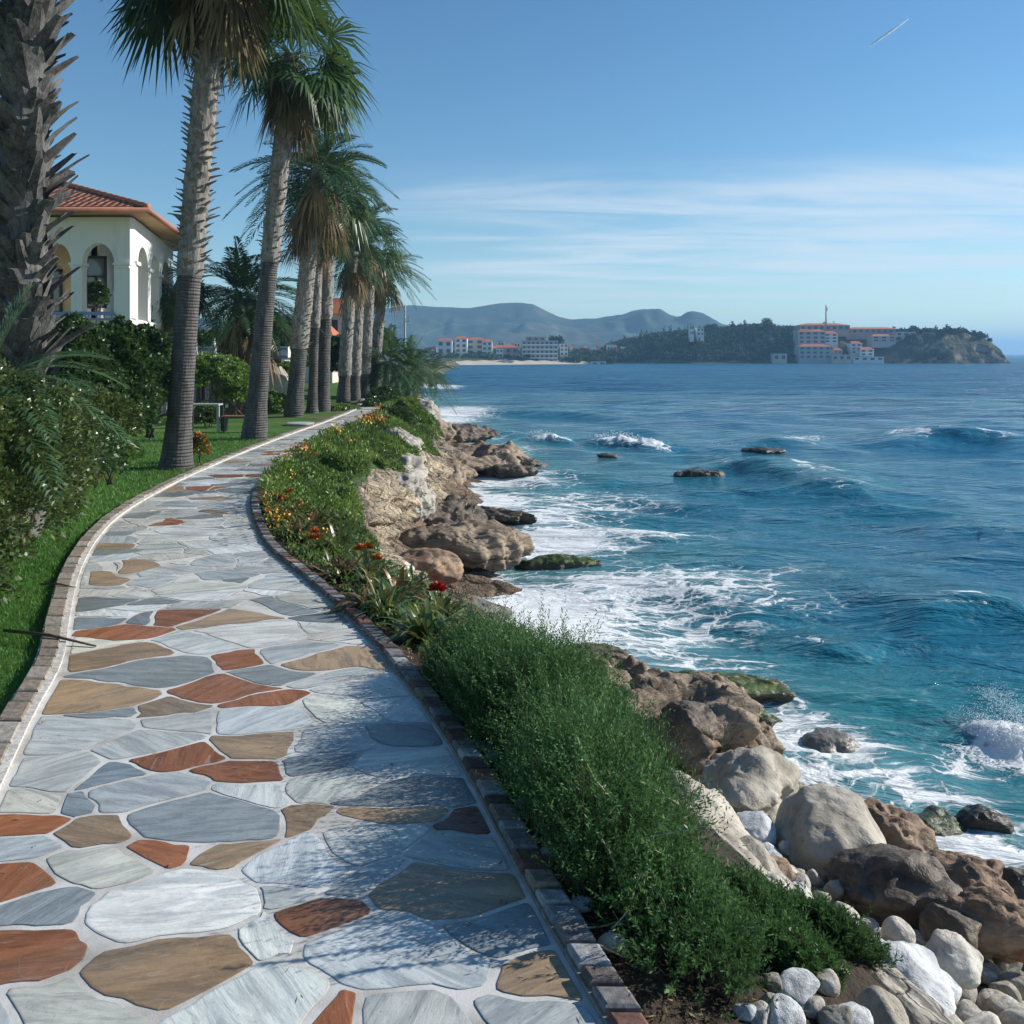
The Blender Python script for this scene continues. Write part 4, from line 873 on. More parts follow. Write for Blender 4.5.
def tree(label, px, Y, base_py, top_py, rpx, mat, seed, n=9000, leaf=.22):
    rs = R_(seed); x = xat(px, Y); z0 = -.05; zt = zat(top_py, Y); r = rpx * Y / F_PX
    o = empty('tree', (x, Y, z0), label, 'tree', 'background trees behind the palms')
    mb = MB(); h = zt - z0; mb.tube([(0, 0, 0), (.1, 0, h * .3), (0, .1, h * .6)], [.22, .16, .08], 7)
    for k in range(5):
        a = rs.uniform(0, 6.28); mb.tube([(0, 0, h * .3), (r * .35 * math.cos(a), r * .35 * math.sin(a), h * .5), (r * .6 * math.cos(a), r * .6 * math.sin(a), h * .7)], [.1, .06, .02], 5)
    mb.build('trunk', M['stem'], o, True)
    ell = [(rs.normal(0, .3) * r, rs.normal(0, .3) * r, h * rs.uniform(.45, .78), r * rs.uniform(.4, .7), r * rs.uniform(.4, .7), h * rs.uniform(.15, .26)) for _ in range(9)]
    P, D, S, l, w, t = leaf_cloud(rs, ell, n, leaf, leaf * .35, .2, .3, .6, seed=seed, gap=-.25)
    V, F = blades(P, D, S, l, w); mk('crown', V, F, M[mat], o, attrs={'tint': np.repeat(t, 4)})
tree('dark round tree between the third and fourth palm trunks', 345, 48, 410, 335, 30, 'hedge', 401, 12000)
tree('dark tree filling the gap behind the far row of palms', 372, 56, 405, 325, 26, 'hedge', 402, 12000)
tree('green tree behind the dark date palm, left of the second palm', 222, 50, 400, 325, 34, 'hedge2', 403, 12000)
tree('tree over the white terrace between the second and third palms', 290, 52, 400, 318, 26, 'hedge', 404, 12000)
tree('pale tree against the sky left of the dark date palm', 185, 44, 400, 268, 14, 'hedge2', 405, 7000)
tree('dark tree low behind the thin twin trunk', 320, 60, 400, 345, 26, 'hedge', 406, 9000)
tree('dark tree behind the villa garden, left of the nearest smooth palm', 150, 46, 400, 335, 26, 'hedge', 407, 9000)

# rosemary-like shrubs between the kerb and the shore
def needle_shrub(label, mounds, stems, seed, mat, L=.30, hh=.5):
    """mounds: (x, y, rx, ry, h) on the slope; every stem is an upright sprig lined with needles"""
    mounds = [(m[0] - (.07 if m[4] > .2 else 0), m[1], m[2] * (.92 if m[4] > .2 else 1), m[3], m[4]) for m in mounds]
    rs = R_(seed); A = np.array([m[2] * m[3] for m in mounds]); k = rs.choice(len(mounds), stems, p=A / A.sum()); m = np.array(mounds)[k]
    nc = max(6, stems // 55); kc = rs.choice(len(mounds), nc, p=A / A.sum()); mc = np.array(mounds)[kc]; ac = rs.uniform(0, 6.283, nc); rc = np.sqrt(rs.rand(nc)) * .97
    cx = mc[:, 0] + mc[:, 2] * rc * np.cos(ac); cy = mc[:, 1] + mc[:, 3] * rc * np.sin(ac); hb = rs.uniform(-.22, .22, nc)
    q = rs.randint(0, nc, stems); m = mc[q]; sg = np.minimum(.085, m[:, 4] * .35)
    ox = rs.normal(0, 1, stems) * sg; oy = rs.normal(0, 1, stems) * sg
    x = cx[q] + ox; y = cy[q] + oy; a = np.arctan2(y - m[:, 1], x - m[:, 0]); r = np.minimum(np.hypot((x - m[:, 0]) / m[:, 2], (y - m[:, 1]) / m[:, 3]), 1.05); hb = hb[q]
    keep = np.hypot((x - m[:, 0]) / m[:, 2], (y - m[:, 1]) / m[:, 3]) < 1.12; x, y, a, r, hb, m, ox, oy = [v[keep] for v in (x, y, a, r, hb, m, ox, oy)]
    dd = x - XR(y); ok = dd > .16; x, y, r, m, a, hb, ox, oy = [v[ok] for v in (x, y, r, m, a, hb, ox, oy)]; n = len(x)
    g = ground_z(x, y); nz = vnoise(P3(x * 2.4, y * 2.4), seed) ; nz2 = vnoise(P3(x * 6, y * 6), seed + 1)
    top = m[:, 4] * np.sqrt(np.clip(1 - (r * .92) ** 2, 0.03, 1)) * (1 + .22 * nz + hb - 9 * (ox ** 2 + oy ** 2)) + .03
    top = np.minimum(top, .22 + (x - XR(y)) * 2.2)
    lay = rs.rand(n) ** .7; z0 = g + top * (lay * .85)                       # sprig starts at many depths of the mound
    P0 = np.stack([x, y, z0], -1)
    lean = np.stack([np.cos(a) * r * .42, np.sin(a) * r * .42, np.full(n, .95)], -1) + np.stack([ox, oy, ox * 0], -1) * 5 + rs.normal(0, .16, (n, 3)); lean = norm(lean)
    Ls = L * np.clip(m[:, 4] / .5, .3, 1) * rs.uniform(.45, 1.1, n) * np.where(rs.rand(n) < .025, 1.6, 1)
    K = 22; tt = (np.arange(K) + .5) / K
    bend = norm(rs.normal(size=(n, 3)) + np.array([0, 0, .6])) * .18
    PP = P0[:, None] + lean[:, None] * (Ls[:, None] * tt)[..., None] + bend[:, None] * (Ls[:, None] * tt ** 2)[..., None]
    PP = PP.reshape(-1, 3); ax = np.repeat(lean, K, 0); nn = len(PP)
    rd = rdir(rs, nn); rd = norm(rd - ax * (rd * ax).sum(1, keepdims=True)); D = norm(rd + ax * 1.05)
    S = norm(np.cross(D, rdir(rs, nn))); T = np.tile(tt, n)
    V, F = blades(PP, D, S, .034 * (1.15 - .5 * T) * rs.uniform(.7, 1.2, nn), .0032)
    tint = np.clip(np.repeat(rs.normal(.38, .13, n) + .22 * nz + .45 * hb + .22 * (lay - .7), K) + .22 * T * rs.rand(nn), 0, 1)
    c = np.array([np.mean(x), np.mean(y), 0]); c[2] = gz(c[0], c[1])
    o = empty('rosemary_shrub', tuple(c), label, 'shrub', 'green needle-leaved shrubs along the kerb')
    mk('foliage', V - c, F, M[mat], o, attrs={'tint': np.repeat(tint, 4)})
    # woody stems
    hub = np.array([mounds[0][0], mounds[0][1], gz(mounds[0][0], mounds[0][1]) + .03])
    s = rs.choice(n, min(n, 380), replace=False); mb = MB()
    for w_ in mounds: mb.tube([hub - c, np.array([w_[0], w_[1], gz(w_[0], w_[1]) + .04]) - c], [.012, .008], 5)
    for i in s:
        q = P0[i]; b = np.array([q[0] + rs.normal(0, .04), q[1] + rs.normal(0, .04), g[i] - .02]); e = q + lean[i] * Ls[i] * .7
        mb.tube([b - c, (b + q) / 2 - c + rs.normal(0, .015, 3), q - c, e - c], [.006, .005, .0035, .001], 4, cap=False)
    mb.build('stem', M['stem'], o, False)
    return o
def mnd(px, py, z, rx, ry, h): x, y = at(px, py, z); return (x, y, rx, ry, h)
needle_shrub('needle-leaved green shrub nearest the camera, spreading toward the pale stones', [(.50, 4.05, .36, .45, .56), (.48, 4.6, .42, .4, .60), (1.0, 4.05, .32, .18, .15), (1.36, 4.12, .32, .11, .11), (1.05, 3.78, .26, .16, .10), (.72, 3.5, .24, .4, .26)], 6600, 501, 'rosemary')
needle_shrub('tall green needle-leaved shrub beside the slanting grey slab', [(.26, 5.35, .48, .46, .62), (-.08, 5.45, .26, .4, .50)], 4700, 502, 'rosemary')
needle_shrub('middle green needle-leaved shrub in the row along the kerb', [(.12, 6.15, .54, .40, .46), (-.2, 6.1, .25, .3, .34)], 4500, 503, 'rosemary')
needle_shrub('green needle-leaved shrub beside the reddish creased rock', [(.14, 6.85, .50, .38, .30)], 3400, 504, 'rosemary')
needle_shrub('farthest green needle-leaved shrub, next to the strap-leaved plants', [(.22, 7.5, .46, .32, .13)], 1700, 505, 'rosemary')
needle_shrub('small bright green cushion at the bottom edge between slab and white boulder', [(1.2, 3.72, .15, .13, .13)], 420, 506, 'rosemary2', L=.16)
# long bare sprigs standing out of the nearest shrub
for k, (px, py, h, lb) in enumerate([(630, 975, .55, 'tall pale flower spike in front of the nearest shrub'), (655, 990, .50, 'thin seed stalk leaning right out of the nearest shrub'), (608, 930, .42, 'short pale stalk at the left edge of the nearest shrub'), (600, 1005, .22, 'stubby pale sprig at the bottom edge')]):
    x, y = at(px, py, -.25); rs = R_(520 + k); z0 = gz(x, y); o = empty('dry_stalk', (x, y, z0), lb, 'stalk', 'pale stalks rising from the nearest shrub')
    mb = MB(); pts = [np.array([rs.normal(0, .01) * i + .02 * (k - 1) * i, .01 * i, (h + .2) * i / 8]) for i in range(9)]; mb.tube(pts, np.linspace(.004, .0015, 9), 4); mb.build('stem', M['twig'], o)
    pp = np.array(pts); t = rs.rand(220) * .75 + .25; P = np.stack([np.interp(t * 8, range(9), pp[:, j]) for j in range(3)], -1)
    D = norm(rdir(rs, 220) + [0, 0, .8]); V, F = blades(P, D, norm(np.cross(D, rdir(rs, 220))), .028, .005); mk('leaf', V, F, M['rosemary2'], o, attrs={'tint': np.repeat(rs.rand(220) * .5 + .5, 4)})['kind'] = 'stuff'

# strap-leaved plants
def strap(label, x, y, s, seed, flower=None, n=46, group='strap-leaved plants along the kerb'):
    rs = R_(seed); z = gz(x, y); o = empty('strap_leaved_plant', (x, y, z), label, 'plant', group)
    V = []; F = []; T = []; K = 6; nv = 0
    for i in range(n):
        a = rs.uniform(0, 6.283); el = rs.uniform(.35, 1.35); L = s * rs.uniform(.7, 1.2); w = .014 * s / .4 * rs.uniform(.8, 1.3)
        d = np.array([math.cos(a) * math.cos(el), math.sin(a) * math.cos(el), math.sin(el)]); sd = np.array([-math.sin(a), math.cos(a), 0])
        tt = np.linspace(0, 1, K); sag = rs.uniform(.35, .8) * L
        c = d * (L * tt)[:, None] + np.array([0, 0, -1]) * (sag * tt ** 2.2)[:, None] + np.array([rs.normal(0, .03), rs.normal(0, .03), 0])
        ww = w * np.array([.8, 1.1, 1, .85, .55, .05])[:, None]
        V.append(np.stack([c - sd * ww, c + np.array([0, 0, -.3]) * ww, c + sd * ww], 1).reshape(-1, 3))
        for k in range(K - 1):
            for j in (0, 1): F.append([nv + k * 3 + j, nv + k * 3 + j + 1, nv + k * 3 + j + 4, nv + k * 3 + j + 3])
        T.append(np.clip(np.full(K * 3, rs.normal(.45, .2)) + np.repeat(tt, 3) * .2, 0, 1)); nv += K * 3
    mk('leaf', np.concatenate(V), F, M['strap' if seed % 3 else 'redleaf'], o, True, {'tint': np.concatenate(T)})['kind'] = 'stuff'
    if flower:
        mb = MB(); P = []
        for i in range(3):
            a = rs.uniform(0, 6.28); t = np.array([.1 * math.cos(a), .1 * math.sin(a), s * rs.uniform(.42, .62)]); mb.tube([(0, 0, 0), t * [.4, .4, .6], t], [.006, .005, .004], 5); P.append(t)
        mb.build('stalk', M['stem'], o)
        for c in P:
            D = rdir(rs, 50); D[:, 2] = np.abs(D[:, 2]); V, F2 = blades(c + D * .002, D, norm(np.cross(D, rdir(rs, 50))), .07, .014); mk('flower', V, F2, M[flower], o)
    return o
SP = [(470, 645, 'large arching strap-leaved plant at the tip of the needle-leaved shrubs', None, .62), (425, 650, 'reddish strap-leaved plant beside the kerb, just before the shrubs', None, .5), (440, 610, 'strap-leaved plant with a red bloom above the surf', 'redflower', .55), (400, 600, 'glossy strap-leaved plant in the middle of the border', None, .5),
      (385, 630, 'strap-leaved plant leaning over the kerb', None, .42), (370, 585, 'strap-leaved plant with an orange bloom in front of the tan rock face', 'orangeflower', .55), (345, 590, 'low dark strap-leaved plant by the kerb bend', None, .45), (340, 550, 'dark strap-leaved plant hanging over the cream cliff', None, .6), (320, 560, 'orange-leaved strap plant on the inner curve of the kerb', 'orangeflower', .45), (310, 530, 'strap-leaved plant tumbling beside the white cliff patch', None, .55), (295, 545, 'strap-leaved plant tight against the inner kerb', None, .4), (285, 520, 'red-blooming strap-leaved plant near the yellow flowers', 'redflower', .45)]
for i, (px, py, lb, fl, s) in enumerate(SP):
    x, y = at(px, py, -.15); x = max(x, float(XR(y)) + .28); strap(lb, x, y, s * 1.25, 540 + i, fl, n=64)
rs_ = R_(980)
for k in range(16):
    y = 7.9 + k * .38 + rs_.uniform(-.1, .1); x = float(XRc(y)) + .14 + rs_.uniform(.15, 1.35) * (1 if k % 2 else .5)
    strap('dark strap-leaved plant in the border between the path bend and the needle-leaved shrubs', x, y, rs_.uniform(.42, .62), 1001 + k * 3 + (k % 4 == 0), None, n=56, group='dark strap-leaved plants of the border')
def cover():
    rs = R_(600); n = 190000; y = rs.uniform(7.2, 42, n) ** 1.0; d = rs.rand(n) ** .75 * (fE(y) + .5) + .14; x = XRc(y) + .0 + d
    m1 = fbm(P3(x * 1.3, y * .9), 3, 601); gate = ((m1 > -.12) | (d < .5)) & ((y > 12) | (rs.rand(n) < .45)); gate &= (d < fE(y) * (1.12 + .5 * m1)) ; gate &= (rs.rand(n) < np.clip(16 / y, .35, 1) * 1.0)
    x, y, d, m1 = x[gate], y[gate], d[gate], m1[gate]; n = len(x)
    h = np.where(y < 12, .6, np.where(y < 22, 1.45, 1)) * (.10 + .22 * np.clip(fbm(P3(x * 2.2, y * 1.7), 3, 602) + .35, 0, 1)) * np.where(y > 16, .9, 1.15)
    z = ground_z(x, y) + h * rs.rand(n) ** .6
    P = np.stack([x, y, z], -1); D = norm(rdir(rs, n) * .8 + [0, 0, .8]); S = norm(np.cross(D, rdir(rs, n))); sz = np.clip(y / 14, .7, 1.8)
    V, F = blades(P, D, S, .075 * sz * rs.uniform(.6, 1.3, n), .014 * sz, None)
    t = np.clip(rs.normal(.45, .18, n) + .5 * fbm(P3(x * 1.2, y * .8), 2, 603), 0, 1)
    o = mk('ground_cover', V, F, M['cover'], attrs={'tint': np.repeat(t, 4)}); tag(o, 'green ground cover plants carpeting the cliff top along the path', 'ground cover', kind='stuff')
    for mt, sd, thr, nm in (('yellowflower', 611, .22, 'yellow'), ('orangeflower', 612, .26, 'orange'), ('redflower', 613, .42, 'red')):
        rs = R_(sd); n = 2000; y = rs.uniform(10.5, 36, n); d = .1 + rs.rand(n) ** 1.4 * .75; x = XRc(y) + d
        ok = fbm(P3(x * 1.1, y * .55), 2, sd) > thr; x, y, d = x[ok], y[ok], d[ok]; n = len(x)
        P = np.stack([x, y, ground_z(x, y) + rs.uniform(.14, .36, n)], -1); D = norm(rdir(rs, n) * .8 + [0, 0, .5]); V, F = blades(P, D, norm(np.cross(D, rdir(rs, n))), .045 * np.clip(y / 14, .8, 1.8), .02 * np.clip(y / 14, .8, 1.8))
        o = mk('flowers', V, F, M[mt]); tag(o, '%s flowers scattered in the border along the inner edge of the path' % nm, 'flowers', kind='stuff')
cover()
def litter():
    rs = R_(640); n = 2600; y = rs.uniform(2.9, 8, n); d = .15 + rs.rand(n) * .9; x = XRc(y) + d; z = ground_z(x, y) + .008
    a = rs.uniform(0, 6.28, n); D = np.stack([np.cos(a), np.sin(a), rs.normal(0, .2, n)], -1); S = norm(np.cross(D, np.tile([0, .2, 1.], (n, 1)) + rs.normal(0, .3, (n, 3))))
    V, F = blades(np.stack([x, y, z], -1), norm(D), S, rs.uniform(.02, .07, n), rs.uniform(.002, .009, n))
    o = mk('leaf_litter', V, F, M['skirt'], attrs={'tint': np.repeat(rs.rand(n), 4)}); tag(o, 'dry leaf litter on the dark soil beside the kerb', 'leaf litter', kind='stuff')
def path_leaves():
    rs = R_(645); n = 210; y = 2.6 + 16 * rs.rand(n) ** 1.3; e = rs.rand(n); w = XR(y) - XL(y); u = np.where(e < .55, 1 - .18 * rs.rand(n) ** 1.5, np.where(e < .8, .12 * rs.rand(n), rs.rand(n))); x = XL(y) + w * np.clip(u, .03, .97)
    a = rs.uniform(0, 6.28, n); D = norm(np.stack([np.cos(a), np.sin(a), rs.uniform(0, .25, n)], -1)); S = norm(np.cross(D, np.tile([0, .1, 1.], (n, 1)) + rs.normal(0, .2, (n, 3))))
    V, F = blades(np.stack([x, y, np.full(n, .0075)], -1), D, S, rs.uniform(.012, .045, n), rs.uniform(.002, .007, n))
    o = mk('fallen_leaves', V, F, M['skirt'], attrs={'tint': np.repeat(rs.rand(n), 4)}); tag(o, 'small dry leaves and bits fallen on the stone path', 'fallen leaves', kind='stuff')
path_leaves()
litter()
for i, (px, py, d, lb) in enumerate([(572, 912, .10, 'white round stone on the dark soil beside the kerb, nearest'), (545, 862, .12, 'pale oblong stone on the soil under the shrub, second from the front'), (482, 752, .13, 'white angular stone on the soil by the far kerb blocks'), (480, 765, .10, 'small grey stone next to the white angular one'), (560, 958, .12, 'flat brown stone in the leaf litter'), (505, 812, .11, 'tan stone half buried beside the kerb')]):
    x, y = at(px, py, -.05); P, F = rock_mesh(660 + i, (d, d * .7, d * .6), 3, facet=6, rough=.05); o = mk('small_stone', P, F, M['rk_white' if i in (0, 1, 2) else 'rk_tan'], smooth=True, loc=(max(x, float(XR(y)) + .2), y, gz(x, y) + d * .15)); tag(o, lb, 'stone')
for i, (px, py, L, a, lb) in enumerate([(590, 945, .35, .5, 'bleached twig lying on the litter under the nearest shrub'), (600, 965, .25, -.4, 'short bleached twig crossing the soil by the kerb'), (560, 900, .22, 1.2, 'thin bent twig beside the white round stone')]):
    x, y = at(px, py, -.05); rs = R_(670 + i); mb = MB(); mb.tube([(L * (t - .5) * math.cos(a), L * (t - .5) * math.sin(a), .02 + .02 * math.sin(t * 3) + rs.normal(0, .004)) for t in np.linspace(0, 1, 7)], np.linspace(.006, .002, 7), 5)
    tag(mb.build('twig', M['twig'], None, True, loc=(x, y, gz(x, y))), lb, 'twig')

def lawn_grass():
    rs = R_(700); n = 150000; y = 3.2 + 22 * rs.rand(n) ** 1.6; w = np.interp(y, [3, 9, 12, 25], [2.2, 1.6, 2.6, 6]); x = XL(y) - .2 - rs.rand(n) ** .9 * w
    dist = XL(y) - x; ok = ~((y > 11) & (rs.rand(n) < .35)); x, y = x[ok], y[ok]; n = len(x)
    s = np.clip(y / 7, .8, 2.2); D = norm(rs.normal(0, .45, (n, 3)) + [0, 0, 1.0]); S = norm(np.cross(D, rdir(rs, n)))
    u = x - XRc(y) - .14; b = fbm(P3(x * .25, y * .25), 3, 9) * .12 * sstep(3.4, 6, -u)
    P = np.stack([x, y, -.035 + b], -1)
    V, F = blades(P, D, S, .045 * s ** .5 * rs.uniform(.6, 1.3, n), .0024 * s)
    t = np.clip(rs.normal(.45, .18, n) + .35 * fbm(P * 1.2, 3, 701) + .25 * (y > 11) * (rs.rand(n) < .4), 0, 1)
    o = mk('grass', V, F, M['grass'], attrs={'tint': np.repeat(t, 4)}); tag(o, 'short green lawn grass between the hedge and the left kerb', 'grass', kind='stuff')
lawn_grass()
#@@PART3
# ------------------------------------------------------------ palms
def fan_frond(rs, o, d, Lp, R, droop, nseg=24, spread=2.1):
    d = d / np.linalg.norm(d); t = np.linspace(0, 1, 5); c = o + d * (Lp * t)[:, None] - np.array([0, 0, 1.]) * (droop * Lp * .45 * t ** 2)[:, None]
    f = c[-1] - c[-2]; f /= np.linalg.norm(f); s = np.cross(f, [0, 0, 1.]); s /= np.linalg.norm(s) + 1e-6; u = np.cross(s, f)
    ro = rs.normal(0, .35); s, u = s * math.cos(ro) + u * math.sin(ro), u * math.cos(ro) - s * math.sin(ro)
    a = np.linspace(-spread, spread, nseg) + rs.normal(0, .03, nseg)
    D = np.cos(a)[:, None] * f + np.sin(a)[:, None] * s + (rs.normal(0, .08, nseg) + .12 * np.cos(a))[:, None] * u; D = norm(D)
    L = R * (1 - .18 * np.abs(a / spread) ** 2) * rs.uniform(.85, 1.1, nseg)
    Sd = norm(np.cross(D, u))
    # two-part segments: stiff inner half, hanging tip
    P = np.repeat(c[-1][None], nseg, 0); m = P + D * (L * .55)[:, None] - np.array([0, 0, 1.]) * (.06 * L * droop)[:, None]; w = .030 * R / .9
    e = m + D * (L * .42)[:, None] - np.array([0, 0, 1.]) * (L * (.10 + .28 * droop) * rs.uniform(.6, 1.5, nseg))[:, None]
    q = Sd * w
    V = np.stack([P - q * .25, P + q * .25, m + q, m - q, e], 1); n5 = np.arange(nseg)[:, None] * 5
    F = np.concatenate([n5 + [0, 1, 2, 3]], 0).tolist() + (n5 + [3, 2, 4, 4])[:, :3].tolist()
    # petiole ribbon
    k = len(c); up = np.cross(s, f) * .0 + s; pv = np.stack([c - up * .016, c + up * .016], 1).reshape(-1, 3); b = nseg * 5
    F += [[b + 2 * i, b + 2 * i + 1, b + 2 * i + 3, b + 2 * i + 2] for i in range(k - 1)]
    return np.concatenate([V.reshape(-1, 3), pv]), F
def feather_frond(rs, o, d, L, sag, nl=34, lf=.42):
    d = d / np.linalg.norm(d); t = np.linspace(0, 1, 12); c = o + d * (L * t)[:, None] - np.array([0, 0, 1.]) * (sag * L * t ** 2.1)[:, None]
    tt = np.linspace(.12, 1, nl); P = np.stack([np.interp(tt, t, c[:, j]) for j in range(3)], -1); T = norm(np.gradient(P, axis=0))
    s = norm(np.cross(T, np.array([0, 0, 1.]) + 1e-4)); u = np.cross(s, T); V = []; l = lf * L / 1.9 * np.sin(np.clip(.25 + tt * .72, 0, 1) * math.pi) ** .7
    out = []
    for sg in (-1, 1):
        D = norm(T * .75 + s * sg * .8 + u * .28 + rs.normal(0, .08, (nl, 3))); w = norm(np.cross(D, u)) * .017 * L / 1.9
        m = P + D * (l * .5)[:, None]; e = P + D * l[:, None] - np.array([0, 0, 1.]) * (l * .22)[:, None]
        out.append(np.stack([P, m - w, e, m + w], 1).reshape(-1, 3))
    V = np.concatenate(out); F = np.arange(len(V)).reshape(-1, 4).tolist(); b = len(V); pv = np.stack([c - np.array([0, 0, .012]), c + np.array([0, 0, .012])], 1).reshape(-1, 3)
    F += [[b + 2 * i, b + 2 * i + 1, b + 2 * i + 3, b + 2 * i + 2] for i in range(11)]
    return np.concatenate([V, pv]), F
def trunk_mesh(rs, pts, rs_, ringed, boots, bsize, big=False):
    """ringed lower part, leaf bases (boots) higher up"""
    pts = np.array(pts); H = pts[-1, 2] - pts[0, 2]; n = int(H / .05); k = 26
    t = np.linspace(0, 1, n); zz = np.interp(t, np.linspace(0, 1, len(pts)), pts[:, 2])
    q = np.linspace(0, 1, len(pts)); cx = np.interp(t, q, pts[:, 0]); cy = np.interp(t, q, pts[:, 1])
    for a in (cx, cy):
        for _ in range(60): a[1:-1] = (a[:-2] + a[1:-1] * 2 + a[2:]) / 4
    r = np.interp(zz - zz[0], *rs_); th = np.arange(k) * 2 * math.pi / k
    TH, I = np.meshgrid(th, np.arange(n)); P = np.stack([np.cos(TH), np.sin(TH), np.broadcast_to(zz[:, None], TH.shape)], -1).reshape(-1, 3)
    nz = fbm(P * [1.5, 1.5, 2.2], 4, 3); ring = np.sin(P[:, 2] * 2 * math.pi / .085 + nz * 2) * .004
    up = sstep(ringed - .1, ringed + .2, P[:, 2] + .15 * nz)
    rr = np.repeat(r, k) * (1 + .05 * nz) + ring * (1 - up) + up * (.02 + .035 * (fbm(np.stack([P[:, 0] * 3, P[:, 1] * 3, P[:, 2] * 5], -1), 3, 5) + .5))
    V = np.stack([np.repeat(cx, k) + rr * P[:, 0], np.repeat(cy, k) + rr * P[:, 1], P[:, 2]], -1)
    i = np.arange(k * (n - 1)); F = np.stack([i, (i // k) * k + (i + 1) % k, (i // k + 1) * k + (i + 1) % k, i + k], 1)
    faces = F.tolist(); Vs = [V]; nv = len(V); split = len(faces)
    # boots
    if boots:
        m = int((zz[-1] - ringed) / boots); ga = 2.39996
        for j in range(m):
            z = ringed + (j + .5) * boots; a = j * ga + rs.normal(0, .18); tb = (z - zz[0]) / H
            c = np.array([np.interp(z, zz, cx), np.interp(z, zz, cy), z]); ra = float(np.interp(z - zz[0], *rs_))
            o = np.array([math.cos(a), math.sin(a), 0]); s = np.array([-math.sin(a), math.cos(a), 0]); el = rs.normal(.62, .22) if not big else rs.normal(.98, .16)
            d = o * math.cos(el) + np.array([0, 0, math.sin(el)]) + s * rs.normal(0, .25 if not big else .42); nrm = -o * math.sin(el) * .9 + np.array([0, 0, math.cos(el)])
            L = bsize * (rs.uniform(.6, 1.3) if not big else rs.choice([.55, .8, 1.0, 1.25]) * rs.uniform(.85, 1.15)); w = bsize * (.42 if not big else .30) * rs.uniform(.7, 1.2); th_ = bsize * (.13 if not big else .07)
            b = c + o * ra * (.9 if not big else .82); hook = o * L * (.35 if not big else .22) * rs.uniform(-.2, 1.2)
            tip = rs.uniform(.15, .55)
            sec = []
            for tt, ww in ((0, 1.0), (.45, .85), (.8, .6), (1.0, tip)):
                cc = b + d * L * tt + hook * tt ** 2; q_ = s * w * ww; e = nrm * th_ * (1.2 - tt * .8)
                sec.append([cc - q_ + e * .9, cc - e * .6, cc + q_ + e * .9, cc + e * .35])
            VV = np.array(sec).reshape(-1, 3); Vs.append(VV)
            for q2 in range(3):
                for p in range(4): faces.append([nv + q2 * 4 + p, nv + q2 * 4 + (p + 1) % 4, nv + q2 * 4 + 4 + (p + 1) % 4, nv + q2 * 4 + 4 + p])
            faces.append([nv + 12, nv + 13, nv + 14, nv + 15]); nv += 16
    ct = P[:, 2].reshape(n, k)[:-1].ravel()
    midx = [0 if z < ringed else 1 for z in ct] + [1] * (len(faces) - split)
    return np.concatenate(Vs), faces, midx
def palm(label, bx, by, tops, H, r0, r1, kind, R, seed, ringed=99, boots=.020, bsize=.20, nf=46, skirt=1.0, z0=-.05, big=False, mats=None, group='palms along the lawn', flare=1.5, skn=60):
    rs = R_(seed); o = empty('palm_tree', (bx, by, z0), label, 'palm tree', group)
    tx, ty = tops; pts = [(0, 0, 0), ((tx - bx) * .28, (ty - by) * .28, H * .33), ((tx - bx) * .62, (ty - by) * .62, H * .66), (tx - bx, ty - by, H)]
    r0 *= 1.0
    V, F, mi = trunk_mesh(rs, pts, ([0, .25, 1.0, H * .45, H], [r0 * flare, r0 * 1.25, r0, (r0 + r1) / 2, r1]), min(ringed, H + 9), boots if ringed < H else 0, bsize, big)
    mats = mats or ['trunk_ring', 'trunk_boot']
    mk('trunk', V, F, [M[m] for m in mats], o, False, midx=mi)
    c = np.array([tx - bx, ty - by, H]); Vs = []; Fs = []; T = []; nv = 0
    for i in range(nf):
        el = math.asin(np.clip(rs.uniform(-.50, 1.0), -1, 1)); a = i * 2.39996 + rs.normal(0, .2)
        d = np.array([math.cos(a) * math.cos(el), math.sin(a) * math.cos(el), math.sin(el)])
        if kind == 'fan': v, f = fan_frond(rs, c + d * .12, d, R * .52 * rs.uniform(.8, 1.15), R * .58 * rs.uniform(.85, 1.1), .35 + .6 * (1 - max(el, 0)))
        else: v, f = feather_frond(rs, c + d * .1, d, R * rs.uniform(.85, 1.12), .22 + .30 * math.cos(el) * rs.uniform(.6, 1.2), lf=.46 if kind == 'feather' else .34)
        Vs.append(v); Fs += [[j + nv for j in q] for q in f]; nv += len(v); T.append(np.clip(np.full(len(v), rs.normal(.42, .13) + .18 * el) + rs.normal(0, .04, len(v)), 0, 1))
    mk('crown', np.concatenate(Vs), Fs, M['frond' if kind == 'fan' else 'frond2'], o, attrs={'tint': np.concatenate(T)})
    if skirt > 0:
        Vs = []; Fs = []; T = []; nv = 0
        for i in range(skn):
            a = rs.uniform(0, 6.283); lv = rs.rand(); el = rs.uniform(-1.35, -.75) ; d = np.array([math.cos(a) * math.cos(el), math.sin(a) * math.cos(el), math.sin(el)])
            oo = c + np.array([math.cos(a) * r1 * 1.0, math.sin(a) * r1 * 1.0, -.05 - lv * skirt * .8])
            v, f = fan_frond(rs, oo, d, R * .20 * rs.uniform(.6, 1.3), R * .36 * rs.uniform(.6, 1.3), 1.0, 12, .7)
            Vs.append(v); Fs += [[j + nv for j in q] for q in f]; nv += len(v); T.append(np.clip(np.full(len(v), rs.normal(.5, .2)), 0, 1))
        mk('dead_frond_skirt', np.concatenate(Vs), Fs, M['skirt'], o, attrs={'tint': np.concatenate(T)})
    return o
